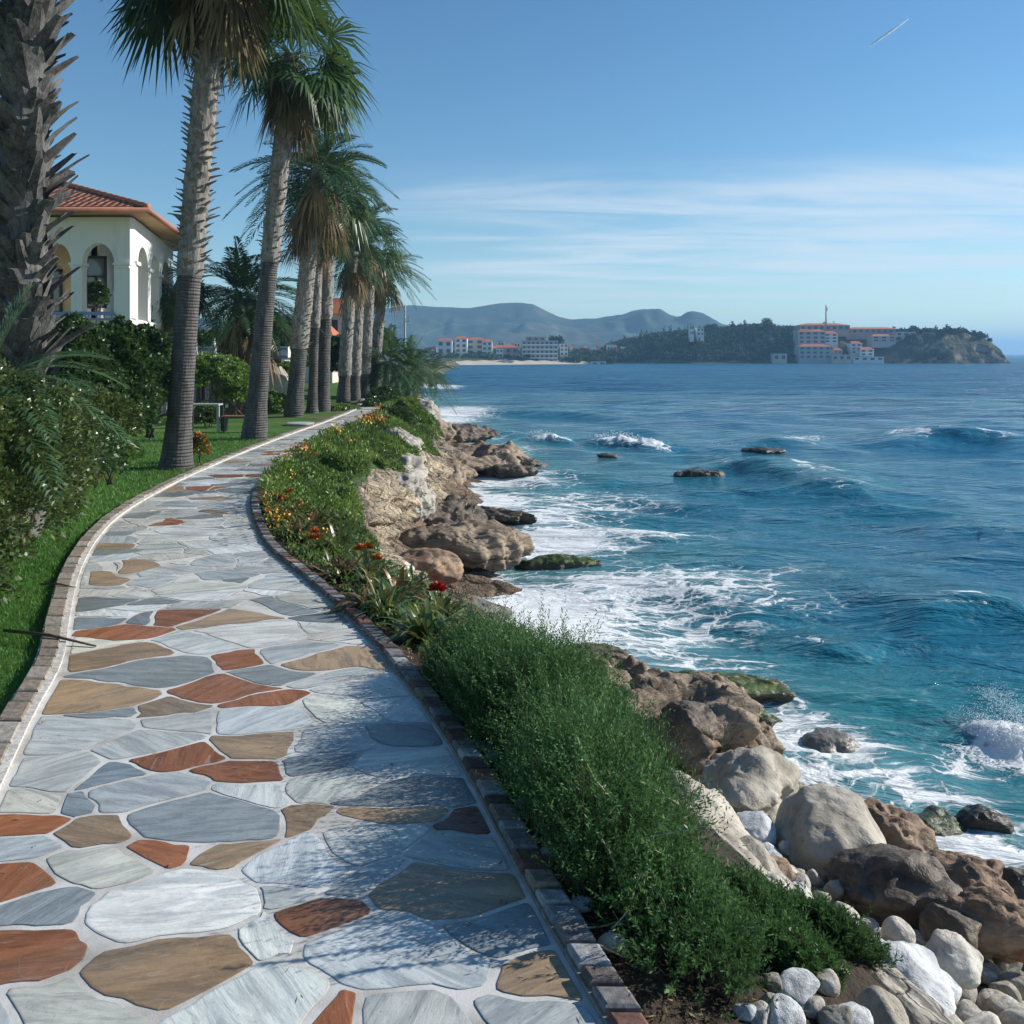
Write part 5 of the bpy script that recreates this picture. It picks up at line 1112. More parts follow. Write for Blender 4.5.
# the nearest, thick trunk
palm('thick shaggy palm trunk with jagged leaf bases at the left edge', xat(18, 11), 11.0, (xat(36, 11), 11.0), 11.0, .23, .21, 'feather', 3.0, 801, ringed=.3, boots=.014, bsize=.44, nf=40, skirt=0, big=True, mats=['trunk_big', 'trunk_big'], flare=1.15)
palm('tallest palm with a smooth grey lower trunk, nearest the path bend', xat(176, 17.6), 17.6, (xat(214, 17.6), 17.9), 10.5, .235, .19, 'fan', 2.25, 802, ringed=3.75, nf=52, skirt=1.4, skn=62, flare=1.5)
palm('second palm from the path bend, ringed trunk and brown hanging skirt', xat(254, 23.6), 23.6, (xat(292, 23.6), 23.6), 10.1, .26, .17, 'fan', 2.05, 803, ringed=4.6, nf=50, skirt=1.4, skn=54, bsize=.17, flare=1.35)
palm('palm with spreading feathery crown and stout trunk, third along the lawn', xat(300, 33), 32.0, (xat(317, 32), 32.2), 8.8, .29, .24, 'feather', 2.8, 804, ringed=2.4, nf=64, skirt=1.5, skn=50, bsize=.18, flare=1.15)
palm('thin twin trunk palm tight beside the third palm', xat(312, 34), 34.0, (xat(318, 34), 34.2), 7.0, .17, .15, 'fan', 1.5, 805, ringed=3.2, nf=26, skirt=1.0, skn=30, bsize=.12)
palm('smooth dark trunk palm right of the thin twin trunk', xat(322, 35), 35.0, (xat(330, 35), 35.2), 8.6, .26, .2, 'fan', 2.0, 806, ringed=3.6, nf=40, skirt=1.6, skn=50, bsize=.14, flare=1.3)
palm('nearest of the four crowded far palms, under the left part of their crowns', xat(343, 41), 41.0, (xat(353, 41), 41), 6.9, .26, .22, 'feather', 2.2, 807, ringed=1.2, nf=36, skirt=1.6, skn=40, bsize=.16, boots=.04, flare=1.2)
palm('second of the four crowded far palms, tallest crown', xat(354, 43), 43.0, (xat(362, 43), 43), 8.2, .25, .22, 'feather', 2.3, 808, ringed=1.2, nf=40, skirt=1.1, skn=24, bsize=.16, boots=.04, flare=1.2)
palm('third of the four crowded far palms', xat(364, 45), 45.0, (xat(372, 45), 45), 7.7, .24, .22, 'fan', 1.9, 809, ringed=1.2, nf=34, skirt=1.6, skn=40, bsize=.16, boots=.04, flare=1.2)
palm('rightmost of the four crowded far palms, fronds over the sea', xat(374, 48), 48.0, (xat(384, 48), 48), 6.9, .24, .22, 'feather', 2.5, 810, ringed=1.2, nf=42, skirt=1.1, skn=24, bsize=.16, boots=.04, flare=1.2)
palm('squat dark date palm with drooping fronds behind the second trunk', xat(237, 33), 33.5, (xat(240, 33), 33.5), 4.3, .36, .34, 'feather', 2.7, 811, ringed=.3, nf=80, skirt=1.6, skn=60, bsize=.2, boots=.05, mats=['trunk_dark', 'trunk_dark'], group='garden palms')
palm('small palm clump with grey-green fronds on the cliff end, left part', xat(385, 46), 46, (xat(388, 46), 46), 1.9, .14, .12, 'feather', 2.3, 812, ringed=.2, nf=46, skirt=0, bsize=.1, boots=.05, group='low palms on the cliff end')
palm('small palm clump with grey-green fronds on the cliff end, right part', xat(408, 47), 47, (xat(410, 47), 47), 1.3, .14, .12, 'feather', 2.3, 813, ringed=.2, nf=46, skirt=0, bsize=.1, boots=.05, group='low palms on the cliff end')
palm('low palm drooping toward the sea beyond the cliff end', xat(432, 62), 62, (xat(432, 62), 62), .9, .14, .12, 'feather', 2.0, 814, ringed=.2, nf=36, skirt=0, bsize=.1, boots=.05, group='low palms on the cliff end')
palm('palm trunk half hidden behind the nearest smooth trunk, beside the villa', xat(176, 32), 32, (xat(178, 32), 32), 4.5, .25, .22, 'fan', 1.5, 815, ringed=.6, nf=26, skirt=.8, skn=30, bsize=.18, boots=.05, group='garden palms')
palm('small fan palm at the left edge in front of the thick trunk', xat(-18, 9.2), 9.2, (xat(-16, 9.2), 9.2), 1.9, .10, .10, 'feather', 1.5, 816, ringed=.2, nf=22, skirt=0, bsize=.08, boots=.05, group='garden palms')

# ------------------------------------------------------------ villa
def villa():
    Y0 = 26.0; X1 = xat(130, Y0); zF = zat(318, Y0); zE = zat(217, Y0); zs = zat(263, Y0); zt = zat(243, Y0)
    o = empty('villa', (X1, Y0, 0), 'white villa with arched loggia and terracotta roof behind the hedge', 'villa')
    base = np.array([X1, Y0, 0])
    def wall(name, A, B_, opens, thick, mat, z0=zF, z1=zE, zsp=zs, ztp=zt):
        """wall with arched openings given as metre intervals along A->B; outside face on A->B"""
        A = np.array(A, float); B_ = np.array(B_, float); Lw = np.hypot(*(B_ - A)); d = (B_ - A) / Lw; n = np.array([-d[1], d[0]]) * thick
        mb = MB()
        def pr(poly):                                              # extrude a polygon in wall coordinates
            k = len(poly); V = [(*(A + d * s - base[:2]), z) for s, z in poly] + [(*(A + d * s + n - base[:2]), z) for s, z in poly]
            mb.add(V, [list(range(k)), list(range(2 * k - 1, k - 1, -1))] + [[i, i + k, (i + 1) % k + k, (i + 1) % k] for i in range(k)])
        s = 0
        for a, b in opens:
            if a > s: pr([(s, z0), (a, z0), (a, z1), (s, z1)])
            th = np.linspace(math.pi, 0, 15); m = (a + b) / 2; h = (b - a) / 2
            for i in range(14):
                p, q = (m + h * math.cos(th[i]), zsp + (ztp - zsp) * math.sin(th[i])), (m + h * math.cos(th[i + 1]), zsp + (ztp - zsp) * math.sin(th[i + 1]))
                pr([p, q, (q[0], z1), (p[0], z1)])
            s = b
        if s < Lw: pr([(s, z0), (Lw, z0), (Lw, z1), (s, z1)])
        return mb.build(name, M[mat], o)
    XA = -20.0; L = X1 - XA; e = [x - XA for x in (xat(6, Y0), xat(38, Y0), xat(40, Y0), xat(71, Y0), xat(82, Y0), xat(114, Y0))]
    wall('front_wall', (XA, Y0), (X1, Y0), [(.4, e[0] - .6), (e[0], e[1] - .1), (e[2] + .05, e[3]), (e[4], e[5])], .30, 'white')
    Bx, By = -12.8, 34.0; Ls = math.hypot(Bx - X1, By - Y0)
    wall('side_wall', (X1, Y0 + .3), (Bx, By), [(.07 * Ls, .285 * Ls), (.35 * Ls, .555 * Ls), (.63 * Ls, .85 * Ls)], .30, 'white', zsp=zat(268, 28) - .02, ztp=zat(246, 27.4))
    # columns' capitals
    for s in ((e[3] + e[4]) / 2, (e[2] + e[1]) / 2, L - .22):
        w = .40 if s < L - .3 else .50
        mb = MB(); c = (XA + s - X1, .13, zs); mb.box((c[0], c[1], zs - .03), (w, .42, .08)); mb.box((c[0], c[1], zs - .11), (w - .07, .37, .07)); mb.build('capital', M['white'], o)
    for f in (.035, .317, .592, .90):
        mb = MB(); zc = zat(268, 28); px_, py_ = X1 + (Bx - X1) * f, Y0 + .3 + (By - Y0 - .3) * f
        rz = math.atan2(By - Y0, Bx - X1); mb.box((px_ - X1 - .13, py_ - Y0, zc), (.62, .42, .10), rz); mb.build('capital', M['white'], o)
    # floor, inner walls, ceiling, lower storey
    mb = MB(); mb.add([(XA - X1, .02, zF - .001), (0, .02, zF - .001), (Bx - X1, By - Y0, zF - .001), (XA - X1, By - Y0, zF - .001)] + [(XA - X1 - .0, .02, zF - .18), (0, .02, zF - .18), (Bx - X1, By - Y0, zF - .18), (XA - X1, By - Y0, zF - .18)], [[0, 1, 2, 3], [7, 6, 5, 4], [0, 4, 5, 1], [1, 5, 6, 2], [2, 6, 7, 3], [3, 7, 4, 0]]); mb.build('floor_slab', M['white'], o)
    mb = MB(); mb.box(((XA - 13.9) / 2 - X1 + .3, 2.4, (zF + zE) / 2), (5.9, .2, zE - zF)); mb.build('inner_wall', M['inner'], o)
    mb = MB(); mb.add([(-1.95, 2.3, zF), (-3.4, 7.6, zF), (-3.6, 7.6, zF), (-2.2, 2.3, zF), (-1.95, 2.3, zE), (-3.4, 7.6, zE), (-3.6, 7.6, zE), (-2.2, 2.3, zE)], [[0, 1, 5, 4], [1, 2, 6, 5], [2, 3, 7, 6], [3, 0, 4, 7], [4, 5, 6, 7]]); mb.box((-2.3, 2.4, (zF + zE) / 2), (.6, .2, zE - zF)); mb.build('inner_wall', M['white'], o)
    mb = MB(); mb.box(((XA + -12.0) / 2 - X1, 4.2, zE + .02), (7.6, 7.8, .08)); mb.build('ceiling', M['cream'], o)
    mb = MB(); mb.add([(XA - X1 + .05, .12, -.3), (-.12, .12, -.3), (Bx - X1 - .15, By - Y0 - .1, -.3), (XA - X1 + .05, By - Y0 - .1, -.3), (XA - X1 + .05, .12, zF - .18), (-.12, .12, zF - .18), (Bx - X1 - .15, By - Y0 - .1, zF - .18), (XA - X1 + .05, By - Y0 - .1, zF - .18)], [[0, 1, 5, 4], [1, 2, 6, 5], [2, 3, 7, 6], [3, 0, 4, 7]]); mb.build('lower_wall', M['white'], o)
    # windows behind the arches
    for xa, xb, za, zb in ((xat(84, 28.2), xat(104.5, 28.2), zat(307, 28.2), zat(257, 28.2)), (xat(40, 28.2), xat(60, 28.2), zat(312, 28.2), zat(270, 28.2))):
        cx = (xa + xb) / 2 - X1; w = xb - xa; cz = (za + zb) / 2; h = zb - za; mb = MB()
        for dx, dz, ww, hh in ((-w / 2, 0, .07, h), (w / 2, 0, .07, h), (0, h / 2, w + .07, .07), (0, -h / 2, w + .07, .07), (.02, -.28, .05, h * .6), (0, .18, w, .05)): mb.box((cx + dx, 2.26, cz + dz), (ww, .08, hh))
        fr = mb.build('window', M['darkframe'], o); mb = MB(); mb.box((cx, 2.29, cz), (w, .02, h)); mb.build('pane', M['paneglass'], fr)
    # railing
    mb = MB(); zr = zF + .03
    for s0, s1 in ((e[2], e[3] + .1), (e[4] - .05, e[5] + .02)):
        cx = (s0 + s1) / 2 + XA - X1; mb.box((cx, -.06, zr + .10), (s1 - s0, .10, .10)); mb.box((cx, -.06, zr - .06), (s1 - s0, .05, .05))
        for k in range(5): mb.box((cx + (s1 - s0) * (k / 4 - .5) * .9, -.06, zr - .05), (.03, .03, .25))
    mb.build('railing', M['bluegrey'], o)
    # roof: hip, with thickness, fascia and soffit
    E0, ov = zE + .05, 0
    P = [np.array(p) - base[:2] for p in ((xat(148, 25.3), 25.3), (-12.0, 34.7), (-22.0, 34.7), (-22.0, 25.3))]; ap = [np.array((-16.6, 30.4)) - base[:2], np.array((-18.5, 30.4)) - base[:2]]; zt_ = E0 + .14 + 2.0
    ze = E0 + .14; V = [(*p, ze) for p in P] + [(*a, zt_) for a in ap]; faces = [[3, 0, 4, 5], [0, 1, 4], [1, 2, 5, 4], [2, 3, 5]]
    VV = []; FF = []; UV = []; nv = 0
    for f in faces:
        pts = np.array([V[i] for i in f]); ed = norm(pts[1] - pts[0]); nn = norm(np.cross(pts[1] - pts[0], pts[2] - pts[0])); up = np.cross(nn, ed)
        K = 1; VV += list(pts); UV += [[(p - pts[0]) @ ed, (p - pts[0]) @ up, 0] for p in pts]; FF.append([nv + i for i in range(len(f))]); nv += len(f)
    rf = mk('roof', VV, FF, M['terracotta'], o, attrs={'suv': np.array(UV)})
    mb = MB()
    def barrel(a, b, r): mb.tube([a, b], r, 8)
    for a, b in ((V[0], V[4]), (V[3], V[5]), (V[4], V[5]), (V[1], V[4])):
        a = np.array(a); b = np.array(b); n = int(np.linalg.norm(b - a) / .35)
        for i in range(n): barrel(a + (b - a) * i / n, a + (b - a) * (i + .97) / n + [0, 0, .015], [.09, .075])
    mb.build('ridge_tile', M['ridge'], rf, True)
    mb = MB()
    for i in range(4):
        a, b = P[i], P[(i + 1) % 4]; d = (b - a) / np.hypot(*(b - a)); L_ = np.hypot(*(b - a)); n_ = int(L_ / .22)
        mb.tube([(*(a - d * .05), ze - .10), (*(b + d * .05), ze - .10)], .085, 10)
    mb.build('gutter', M['gutter'], rf, True)
    mb = MB(); q = [np.array(p) * 1.0 for p in P]; c = sum(q) / 4; qi = [c + (p - c) * .985 for p in q]; mb.add([(*p, ze - .06) for p in qi] + [(*p, E0 + .0) for p in qi], [[3, 2, 1, 0], [4, 5, 6, 7]] + [[i, (i + 1) % 4, (i + 1) % 4 + 4, i + 4] for i in range(4)]); mb.build('soffit', M['soffit'], rf)
t = NT('window_glass'); M['paneglass'] = t.done(t.pbr((.10, .13, .16), .08, None, .8))
M['ridge'] = m_plain('ridge_clay', (.42, .17, .10), .8, .2, 6, .3); M['gutter'] = m_plain('clay_gutter', (.36, .15, .10), .6, .15, 6, .1); M['soffit'] = m_plain('timber_soffit', (.55, .33, .17), .7, .15, 6, .1)
villa()
x, y, z = xat(97, 26.9), 26.9, zat(316, 26)
shrub('potted_shrub', 'green shrub standing inside the right front arch of the villa', 'shrub', [(x, y, z + .55, .33, .25, .5)], 2500, .09, .03, 'hedge', 330, stems=5)

# garden furniture, fence, lamps
def frame_bench():
    X, Y = at(205, 431); o = empty('metal_stand', (X, Y, 0), 'thin grey metal frame standing on the lawn beside the fence', 'frame')
    w = 30 * Y / F_PX; mb = MB(); mb.box((0, 0, .76), (w * 1.05, .4, .04)); mb.build('top', M['grey'], o)
    for sx in (-1, 1):
        for sy in (-.17, .17): MB().box((sx * w / 2, sy, .365), (.07, .05, .75)).build('leg', M['grey' if sy < 0 else 'black'], o)
    X, Y = at(240, 431); o = empty('bench', (X, Y, 0), 'low brown wooden bench left of the second palm trunk', 'bench')
    mb = MB()
    for k in range(4): mb.box((0, -.17 + k * .115, .42), (1.0, .1, .04))
    bevel(mb.build('seat', M['wood'], o), .006)
    for sx in (-.42, .42): MB().box((sx, 0, .2), (.06, .36, .40)).build('leg', M['black'], o)
frame_bench()
def fence():
    X, Y = xat(197, 31), 31.0; o = empty('fence', (X, Y, 0), 'black garden railing between the two nearest smooth palm trunks', 'fence')
    zb, zt = zat(402, Y), zat(370, Y); w = 27 * Y / F_PX
    mb = MB(); mb.box((w / 2, 0, zt), (w, .04, .04)); mb.box((w / 2, 0, zb + .05), (w, .04, .04)); mb.build('rail', M['black'], o)
    mb = MB()
    for k in range(12): mb.box((w * (k + .5) / 12, 0, (zt + zb) / 2), (.02, .02, zt - zb - .02))
    mb.build('balusters', M['black'], o)['kind'] = 'stuff'
    for k in (0, 1): MB().box((w * k, 0, zt / 2), (.07, .07, zt)).build('post', M['black'], o)
    for px, py, lb in ((202, 364, 'garden lamp with a white cap, higher of the two by the black railing'), (221, 379, 'garden lamp on a black post at the right end of the railing')):
        X, z = xat(px, 30), zat(py, 30); o = empty('garden_lamp', (X, 30, 0), lb, 'lamp', 'garden lamps')
        MB().tube([(0, 0, 0), (0, 0, z - .06)], .05, 8).build('post', M['black'], o); mb = MB(); mb.tube([(0, 0, z - .07), (0, 0, z - .02), (0, 0, z + .06)], [.10, .20, .04], 12); mb.build('lamp_cap', M['canvas'], o, True)
fence()
def terrace():
    Y = 42.0; x0, x1 = xat(198, Y), xat(296, Y); o = empty('terrace', ((x0 + x1) / 2, Y, 0), 'white beach terrace with blue-shaded railings behind the date palm', 'terrace'); w = x1 - x0
    mb = MB(); mb.box((0, 0, zat(352, Y)), (w, 3.0, .5)); mb.build('parapet', M['farwhite'], o)
    mb = MB(); mb.box((0, -1.56, zat(357, Y)), (w, .06, .14)); mb.box((0, -1.56, zat(349, Y)), (w, .06, .10)); mb.build('railing', M['bluegrey'], o)
    mb = MB(); mb.box((w * .33, -1.9, zat(371, Y)), (.9, 1.2, .25)); mb.box((w * .36, -1.9, zat(364, Y)), (1.3, 1.0, .12)); mb.build('awning', M['farwhite'], o)
    mb = MB()
    for k in range(8): mb.box((-w / 2 + w * (k + .5) / 8, 0, 1.0), (.15, 2.6, 2.1))
    mb.build('support', M['farcream'], o)
    for px, py, lb in ((187 + 8, 342, 'closed white parasol on the terrace, leftmost'), (214, 346, 'slim closed white parasol left of the date palm trunk'), (270, 328, 'closed white parasol right of the second palm trunk')):
        X = xat(px, 40); z = zat(py, 40); o = empty('parasol', (X, 40, 0), lb, 'parasol', 'closed parasols on the terrace')
        MB().tube([(0, 0, 0), (0, 0, z + .5)], .03, 8).build('pole', M['grey'], o); mb = MB(); mb.tube([(0, 0, z - 1.1), (.02, 0, z - .9), (0, 0, z), (0, 0, z + .45)], [.12, .16, .10, .02], 10); mb.build('canopy', M['canvas'], o, True)
terrace()
for i, (px, py, Y, d, lb) in enumerate([(272, 392, 35, 1.6, 'dark upright garden boulder behind the second palm trunk'), (266, 384, 36, 1.3, 'round grey garden boulder touching the second palm trunk')]):
    P, F = rock_mesh(880 + i, (d * .8, d * .7, d * 1.3), 4, facet=8, rough=.08); tag(mk('garden_boulder', P, F, M['rk_tan'], smooth=True, loc=(xat(px, Y), Y, d * .5)), lb, 'boulder')
for i, (px, Y, z, w, h, lb) in enumerate([(342, 75, zat(308, 75), 3.2, 1.4, 'house with a red roof glimpsed between the palms, left'), (322, 70, zat(332, 70), 2.4, 1.2, 'house with a red roof glimpsed behind the twin trunks, lower')]):
    o = empty('house', (xat(px, Y), Y, 0), lb, 'house'); MB().box((0, 0, z / 2 - .3), (w, 4, z - .6)).build('wall', M['farcream'], o); mb = MB(); mb.add([(-w * .6, -2.4, z - .6), (w * .6, -2.4, z - .6), (w * .6, 2.4, z - .6), (-w * .6, 2.4, z - .6), (-w * .2, 0, z + h * .6), (w * .2, 0, z + h * .6)], [[0, 1, 5, 4], [1, 2, 5], [2, 3, 4, 5], [3, 0, 4], [3, 2, 1, 0]]); mb.build('roof', M['redtile_far'], o); MB().box((-w * .1, -2.03, z - 1.5), (.7, .08, .9)).build('window', M['darkframe'], o)
# dark disc round the twin trunks, stick over the left kerb, power pole
X, Y = at(300, 424); mb = MB(); mb.tube([(0, 0, -.02), (0, 0, .035), (0, 0, .045)], [.46, .45, .40], 20); tag(mb.build('drain_cover', M['grey'], None, True, loc=(X, Y, 0)), 'round dark cover lying on the lawn in front of the third palm', 'cover')
xa, ya = at(4, 624, .10); xb, yb = at(96, 641, .05); mb = MB(); mb.tube([(0, 0, .05), ((xb - xa) * .5, (yb - ya) * .5, .055), (xb - xa, yb - ya, .012)], [.014, .013, .008], 6); tag(mb.build('stick', M['stem'], None, True, loc=(xa, ya, 0)), 'dark stick lying across the left kerb onto the path', 'stick')
xa, ya = at(40, 582, .06); mb = MB(); mb.tube([(0, 0, .04), (.2, -.03, .05), (.36, -.05, .02)], [.010, .009, .004], 6); tag(mb.build('stick', M['stem'], None, True, loc=(xa, ya, 0)), 'short dark stick lying on the grass by the left kerb', 'stick')
Y = 66; o = empty('utility_pole', (xat(405, Y), Y, 0), 'thin grey utility pole rising behind the low cliff palms', 'pole'); h = zat(305, Y)
MB().tube([(0, 0, -1), (0, 0, h)], [.10, .06], 8).build('mast', M['grey'], o, True); mb = MB(); mb.box((.15, 0, h - 1.2), (.5, .06, .05)); mb.box((.25, 0, h - 1.0), (.08, .08, .3)); mb.build('crossarm', M['grey'], o)

# ------------------------------------------------------------ far coast
def mountains():
    prof = [(300, 318), (340, 312), (385, 309), (410, 305), (440, 307), (470, 308), (488, 305), (502, 303), (520, 303), (533, 304), (548, 312), (558, 317), (571, 320), (600, 318), (625, 314), (640, 312), (650, 314), (662, 321), (668, 321), (678, 316), (690, 318), (705, 324), (735, 334), (800, 345), (900, 356), (960, 360)]
    Y0 = 1550.0; us = np.linspace(-140, 900, 340); vs = np.concatenate([np.linspace(1180, 1550, 45), np.linspace(1560, 2300, 30)])
    def f(u, y):
        hp = np.interp(u, [p[0] for p in prof], [p[1] for p in prof]); hp = np.where(u < 300, 318 - 10 * np.sin(u / 60), hp)
        X = (u - 512) / F_PX * Y0; top = CAMZ + (HOR - hp) * Y0 / F_PX
        q = P3(X * .006, y * .006); rg = ridged(q, 5, 31)
        ramp = np.where(y < Y0, sstep(1180, Y0, y) ** .8, 1 - .6 * sstep(Y0, 2300, y))
        off = 60 * fbm(P3(X * .004, 0 * y), 2, 33)
        m = 1 - np.abs(y - Y0) / 400; z = -3 + (top + 3) * ramp * (1 + .60 * (rg - .35) * np.clip(np.abs(y - Y0) / 120, 0, 1)) + 1.0 * fbm(P3(X * .05, y * .05), 3, 35)
        z = np.where(y > Y0, np.minimum(z, (top + 3) * ramp), z)
        return np.stack([X, y, z], -1)
    V, F = grid(us, vs, f); tag(mk('mountains', V, F, M['mount'], smooth=True), kind='structure')
mountains()
HP = [(596, 362), (605, 356), (615, 350), (630, 345), (650, 341), (665, 338), (690, 336), (720, 334), (745, 331), (770, 329), (800, 330), (830, 331), (860, 332), (890, 334), (915, 334), (940, 334), (965, 334), (980, 337), (990, 344), (995, 352), (999, 361)]
def hz(px): return CAMZ + (HOR - np.interp(px, [p[0] for p in HP], [p[1] for p in HP])) * 500 / F_PX
def headland():
    us = np.linspace(592, 1003, 260); vs = np.concatenate([np.linspace(0, .25, 24), np.linspace(.27, 1, 22)])
    def f(u, v):
        Yf = 452 + 8 * fbm(P3(u * .03, 0 * u), 3, 41) + 10 * sstep(700, 600, u); Y = Yf + v * 150
        X = (u - 512) / F_PX * (Yf + 20 + v * 60 * 0)
        top = np.where((u > 597) & (u < 1000), hz(u), SEA)
        cl = sstep(870, 930, u) * sstep(1002, 990, u)                                    # steep rock at the tip
        r = np.clip(v / (.33 - .20 * cl), 0, 1) ** (.75); z = SEA - .6 + (top - SEA + .6) * sstep(0, 1, r) * np.where(v > .5, 1 - .9 * sstep(.6, 1, v), 1)
        z += .9 * fbm(P3(X * .12, Y * .12, z * .1), 4, 43) * r
        Y = Y + cl * 3 * fbm(P3(X * .1, z * .3), 3, 45)
        return np.stack([X, Y, z], -1)
    V, F = grid(us, vs, f); tag(mk('headland', V, F, M['head'], smooth=False), kind='structure')
    return V
HV = headland()
def clumps(rs, P, R, per, leaf):
    """tree crowns: a cloud of small faces round every centre"""
    n = len(P); D = rdir(rs, n * per); R_rep = np.repeat(R, per, 0)
    Q = np.repeat(P, per, 0) + D * R_rep * (.55 + .5 * rs.rand(n * per))[:, None]
    S = rdir(rs, n * per); T = norm(np.cross(S, rdir(rs, n * per)))
    V, F = blades(Q, S, T, leaf, leaf * .45); t = np.clip(np.repeat(rs.normal(.4, .22, n), per) + rs.normal(0, .1, n * per), 0, 1)
    return V, F, np.repeat(t, 4)
def headwood():
    rs = R_(45); n = 2600; u = rs.uniform(600, 985, n); v = rs.rand(n) ** 1.2 * .5
    keep = np.ones(n, bool); keep &= ~((u > 798) & (u < 905) & (v < .36) & (rs.rand(n) < .86)); keep &= ~((u > 900) & (fbm(P3(u * .05, v * 8), 2, 46) > -.05) & (v < .12)); u, v = u[keep], v[keep]; n = len(u)
    Yf = 452 + 8 * fbm(P3(u * .03, 0 * u), 3, 41) + 10 * sstep(700, 600, u); X = (u - 512) / F_PX * (Yf + 20); Y = Yf + v * 150
    r = np.clip(v / .30, 0, 1) ** .75; cl = sstep(870, 930, u) * sstep(1002, 990, u); r = np.clip(v / (.33 - .20 * cl), 0, 1) ** .75
    z = SEA - .6 + (hz(u) - SEA + .6) * sstep(0, 1, r)
    s = rs.uniform(.9, 2.3, n) * np.where(u > 880, .7, 1); cy = (rs.rand(n) < .06)
    R = np.stack([np.where(cy, .7, s), np.where(cy, .7, s), np.where(cy, s * 1.6, s * .85)], -1); P = np.stack([X, Y, z + R[:, 2] * .7 + .3], -1); ok = z > SEA + 1.0
    V, F, t = clumps(rs, P[ok], R[ok], 60, .85)
    tag(mk('woodland', V, F, M['farwood'], attrs={'tint': t}), 'dark wood covering the headland across the bay', 'woodland', kind='stuff')
headwood()
def fbuild(label, px0, px1, py0, py1, Y, wall, roof, floors, depth=9, win='farwin', group='buildings across the bay', balc=False, bays=0):
    x0, x1 = xat(px0, Y), xat(px1, Y); z0, z1 = zat(py1, Y), zat(py0, Y); w = x1 - x0; h = z1 - z0
    o = empty('building', ((x0 + x1) / 2, Y, z0), label, 'building', group)
    rh = 0 if roof is None else min(1.3, h * .28); hw = h - rh
    MB().box((0, depth / 2, hw / 2 - 1.5), (w, depth, hw + 3)).build('wall', M[wall], o)
    if roof:
        mb = MB(); a, b = w / 2 + .3, depth + .3; mb.add([(-a, -.3, hw), (a, -.3, hw), (a, b, hw), (-a, b, hw), (-a * .6, depth / 2, h), (a * .6, depth / 2, h)], [[0, 1, 5, 4], [1, 2, 5], [2, 3, 4, 5], [3, 0, 4], [3, 2, 1, 0]]); mb.build('roof', M[roof], o)
    else: MB().box((0, depth / 2, hw + .12), (w + .3, depth + .3, .24)).build('roof', M['fargrey'], o)
    fh = hw / floors; nb = bays or max(2, int(w / 3.2))
    for f in range(floors):
        for b in range(nb):
            MB().box((-w / 2 + w * (b + .5) / nb, -.02, fh * (f + .55)), (w / nb * .5, .12, fh * .5)).build('window', M[win], o)
        if balc: MB().box((0, -.45, fh * (f + .14)), (w * .97, .9, fh * .28)).build('balcony', M['farwhite'], o)
    return o
T = 'buildings of the town across the bay'
fbuild('long low cream building just right of the cliff palms, across the bay', 437, 452, 338, 362, 445, 'farwhite', 'redtile_far', 3, group=T)
fbuild('white apartment block left of the beach grove, with terracotta roof', 455, 467, 336, 358, 450, 'farwhite', 'redtile_far', 4, group=T)
fbuild('broad cream block with red roof behind the beach grove', 466, 484, 337, 360, 458, 'farcream', 'redtile_far', 4, group=T)
fbuild('white block right of the grove with stepped terracotta top', 482, 492, 339, 356, 455, 'farwhite', 'redtile_far', 3, group=T)
fbuild('small bright white tower block at the waterfront', 496, 503, 349, 362, 440, 'farwhite', None, 3, group=T)
fbuild('low row with brown roofs between the white tower block and the hotel', 492, 518, 345, 362, 462, 'farpink', 'redtile_far', 2, group=T)
fbuild('long grey hotel with balcony bands on the waterfront', 522, 558, 341, 363, 440, 'fargrey', None, 5, depth=14, group=T, balc=True, bays=8)
fbuild('reddish penthouse floor on top of the grey hotel', 526, 546, 337, 341.3, 446, 'farpink', None, 1, depth=6, group=T)
fbuild('white stepped building right of the grey hotel', 560, 568, 344, 356, 446, 'farwhite', None, 3, group=T)
fbuild('low white beach pavilion on the sand', 499, 514, 361, 364.5, 415, 'farwhite', None, 1, depth=4, group=T)
fbuild('low white boathouse at the waterline before the headland', 591, 606, 362, 365, 425, 'farwhite', None, 1, depth=4, group=T)
fbuild('pale yellow houses on the slope before the headland', 580, 596, 350, 358, 480, 'farcream', 'redtile_far', 2, group=T)
fbuild('slim white tower house before the headland', 596, 599.5, 343, 357, 478, 'farwhite', 'redtile_far', 3, depth=3, group=T)
fbuild('pale houses between the hotel and the headland', 600, 610, 351, 358, 482, 'farcream', 'redtile_far', 2, group=T)
G = 'buildings of the headland'
fbuild('large pale grey terrace building left of centre on the headland', 798, 826, 329, 344, 464, 'fargrey', 'redtile_far', 3, depth=8, group=G)
fbuild('long reddish roofed building along the headland top', 800, 850, 323, 331, 478, 'farpink', 'redtile_far', 1, depth=10, group=G)
fbuild('white building in the middle of the headland beneath the red roofs', 824, 838, 331, 343, 466, 'farwhite', 'redtile_far', 3, depth=7, group=G)
fbuild('waterfront villa with bright orange roof on the headland', 799, 831, 344, 359, 452, 'fargrey', 'redtile_far', 3, depth=8, group=G)
fbuild('low cream boathouse right of the orange-roofed villa', 832, 852, 355, 361, 450, 'farcream', None, 1, depth=5, group=G)
fbuild('small pink house behind the cream boathouse', 834, 842, 348, 355, 455, 'farpink', 'redtile_far', 1, depth=5, group=G)
fbuild('white house amid trees right of the middle of the headland', 851, 862, 341, 354, 458, 'farwhite', 'redtile_far', 3, depth=6, group=G)
fbuild('house with small orange roof near the water on the headland', 860, 874, 347, 356, 454, 'farwhite', 'redtile_far', 2, depth=6, group=G)
fbuild('cream terraces at the right end of the headland houses', 896, 916, 332, 341, 470, 'farcream', None, 2, depth=7, group=G)
fbuild('long pink-roofed row stepping down the headland ridge', 846, 900, 327, 334, 480, 'farpink', 'redtile_far', 1, depth=9, group=G)
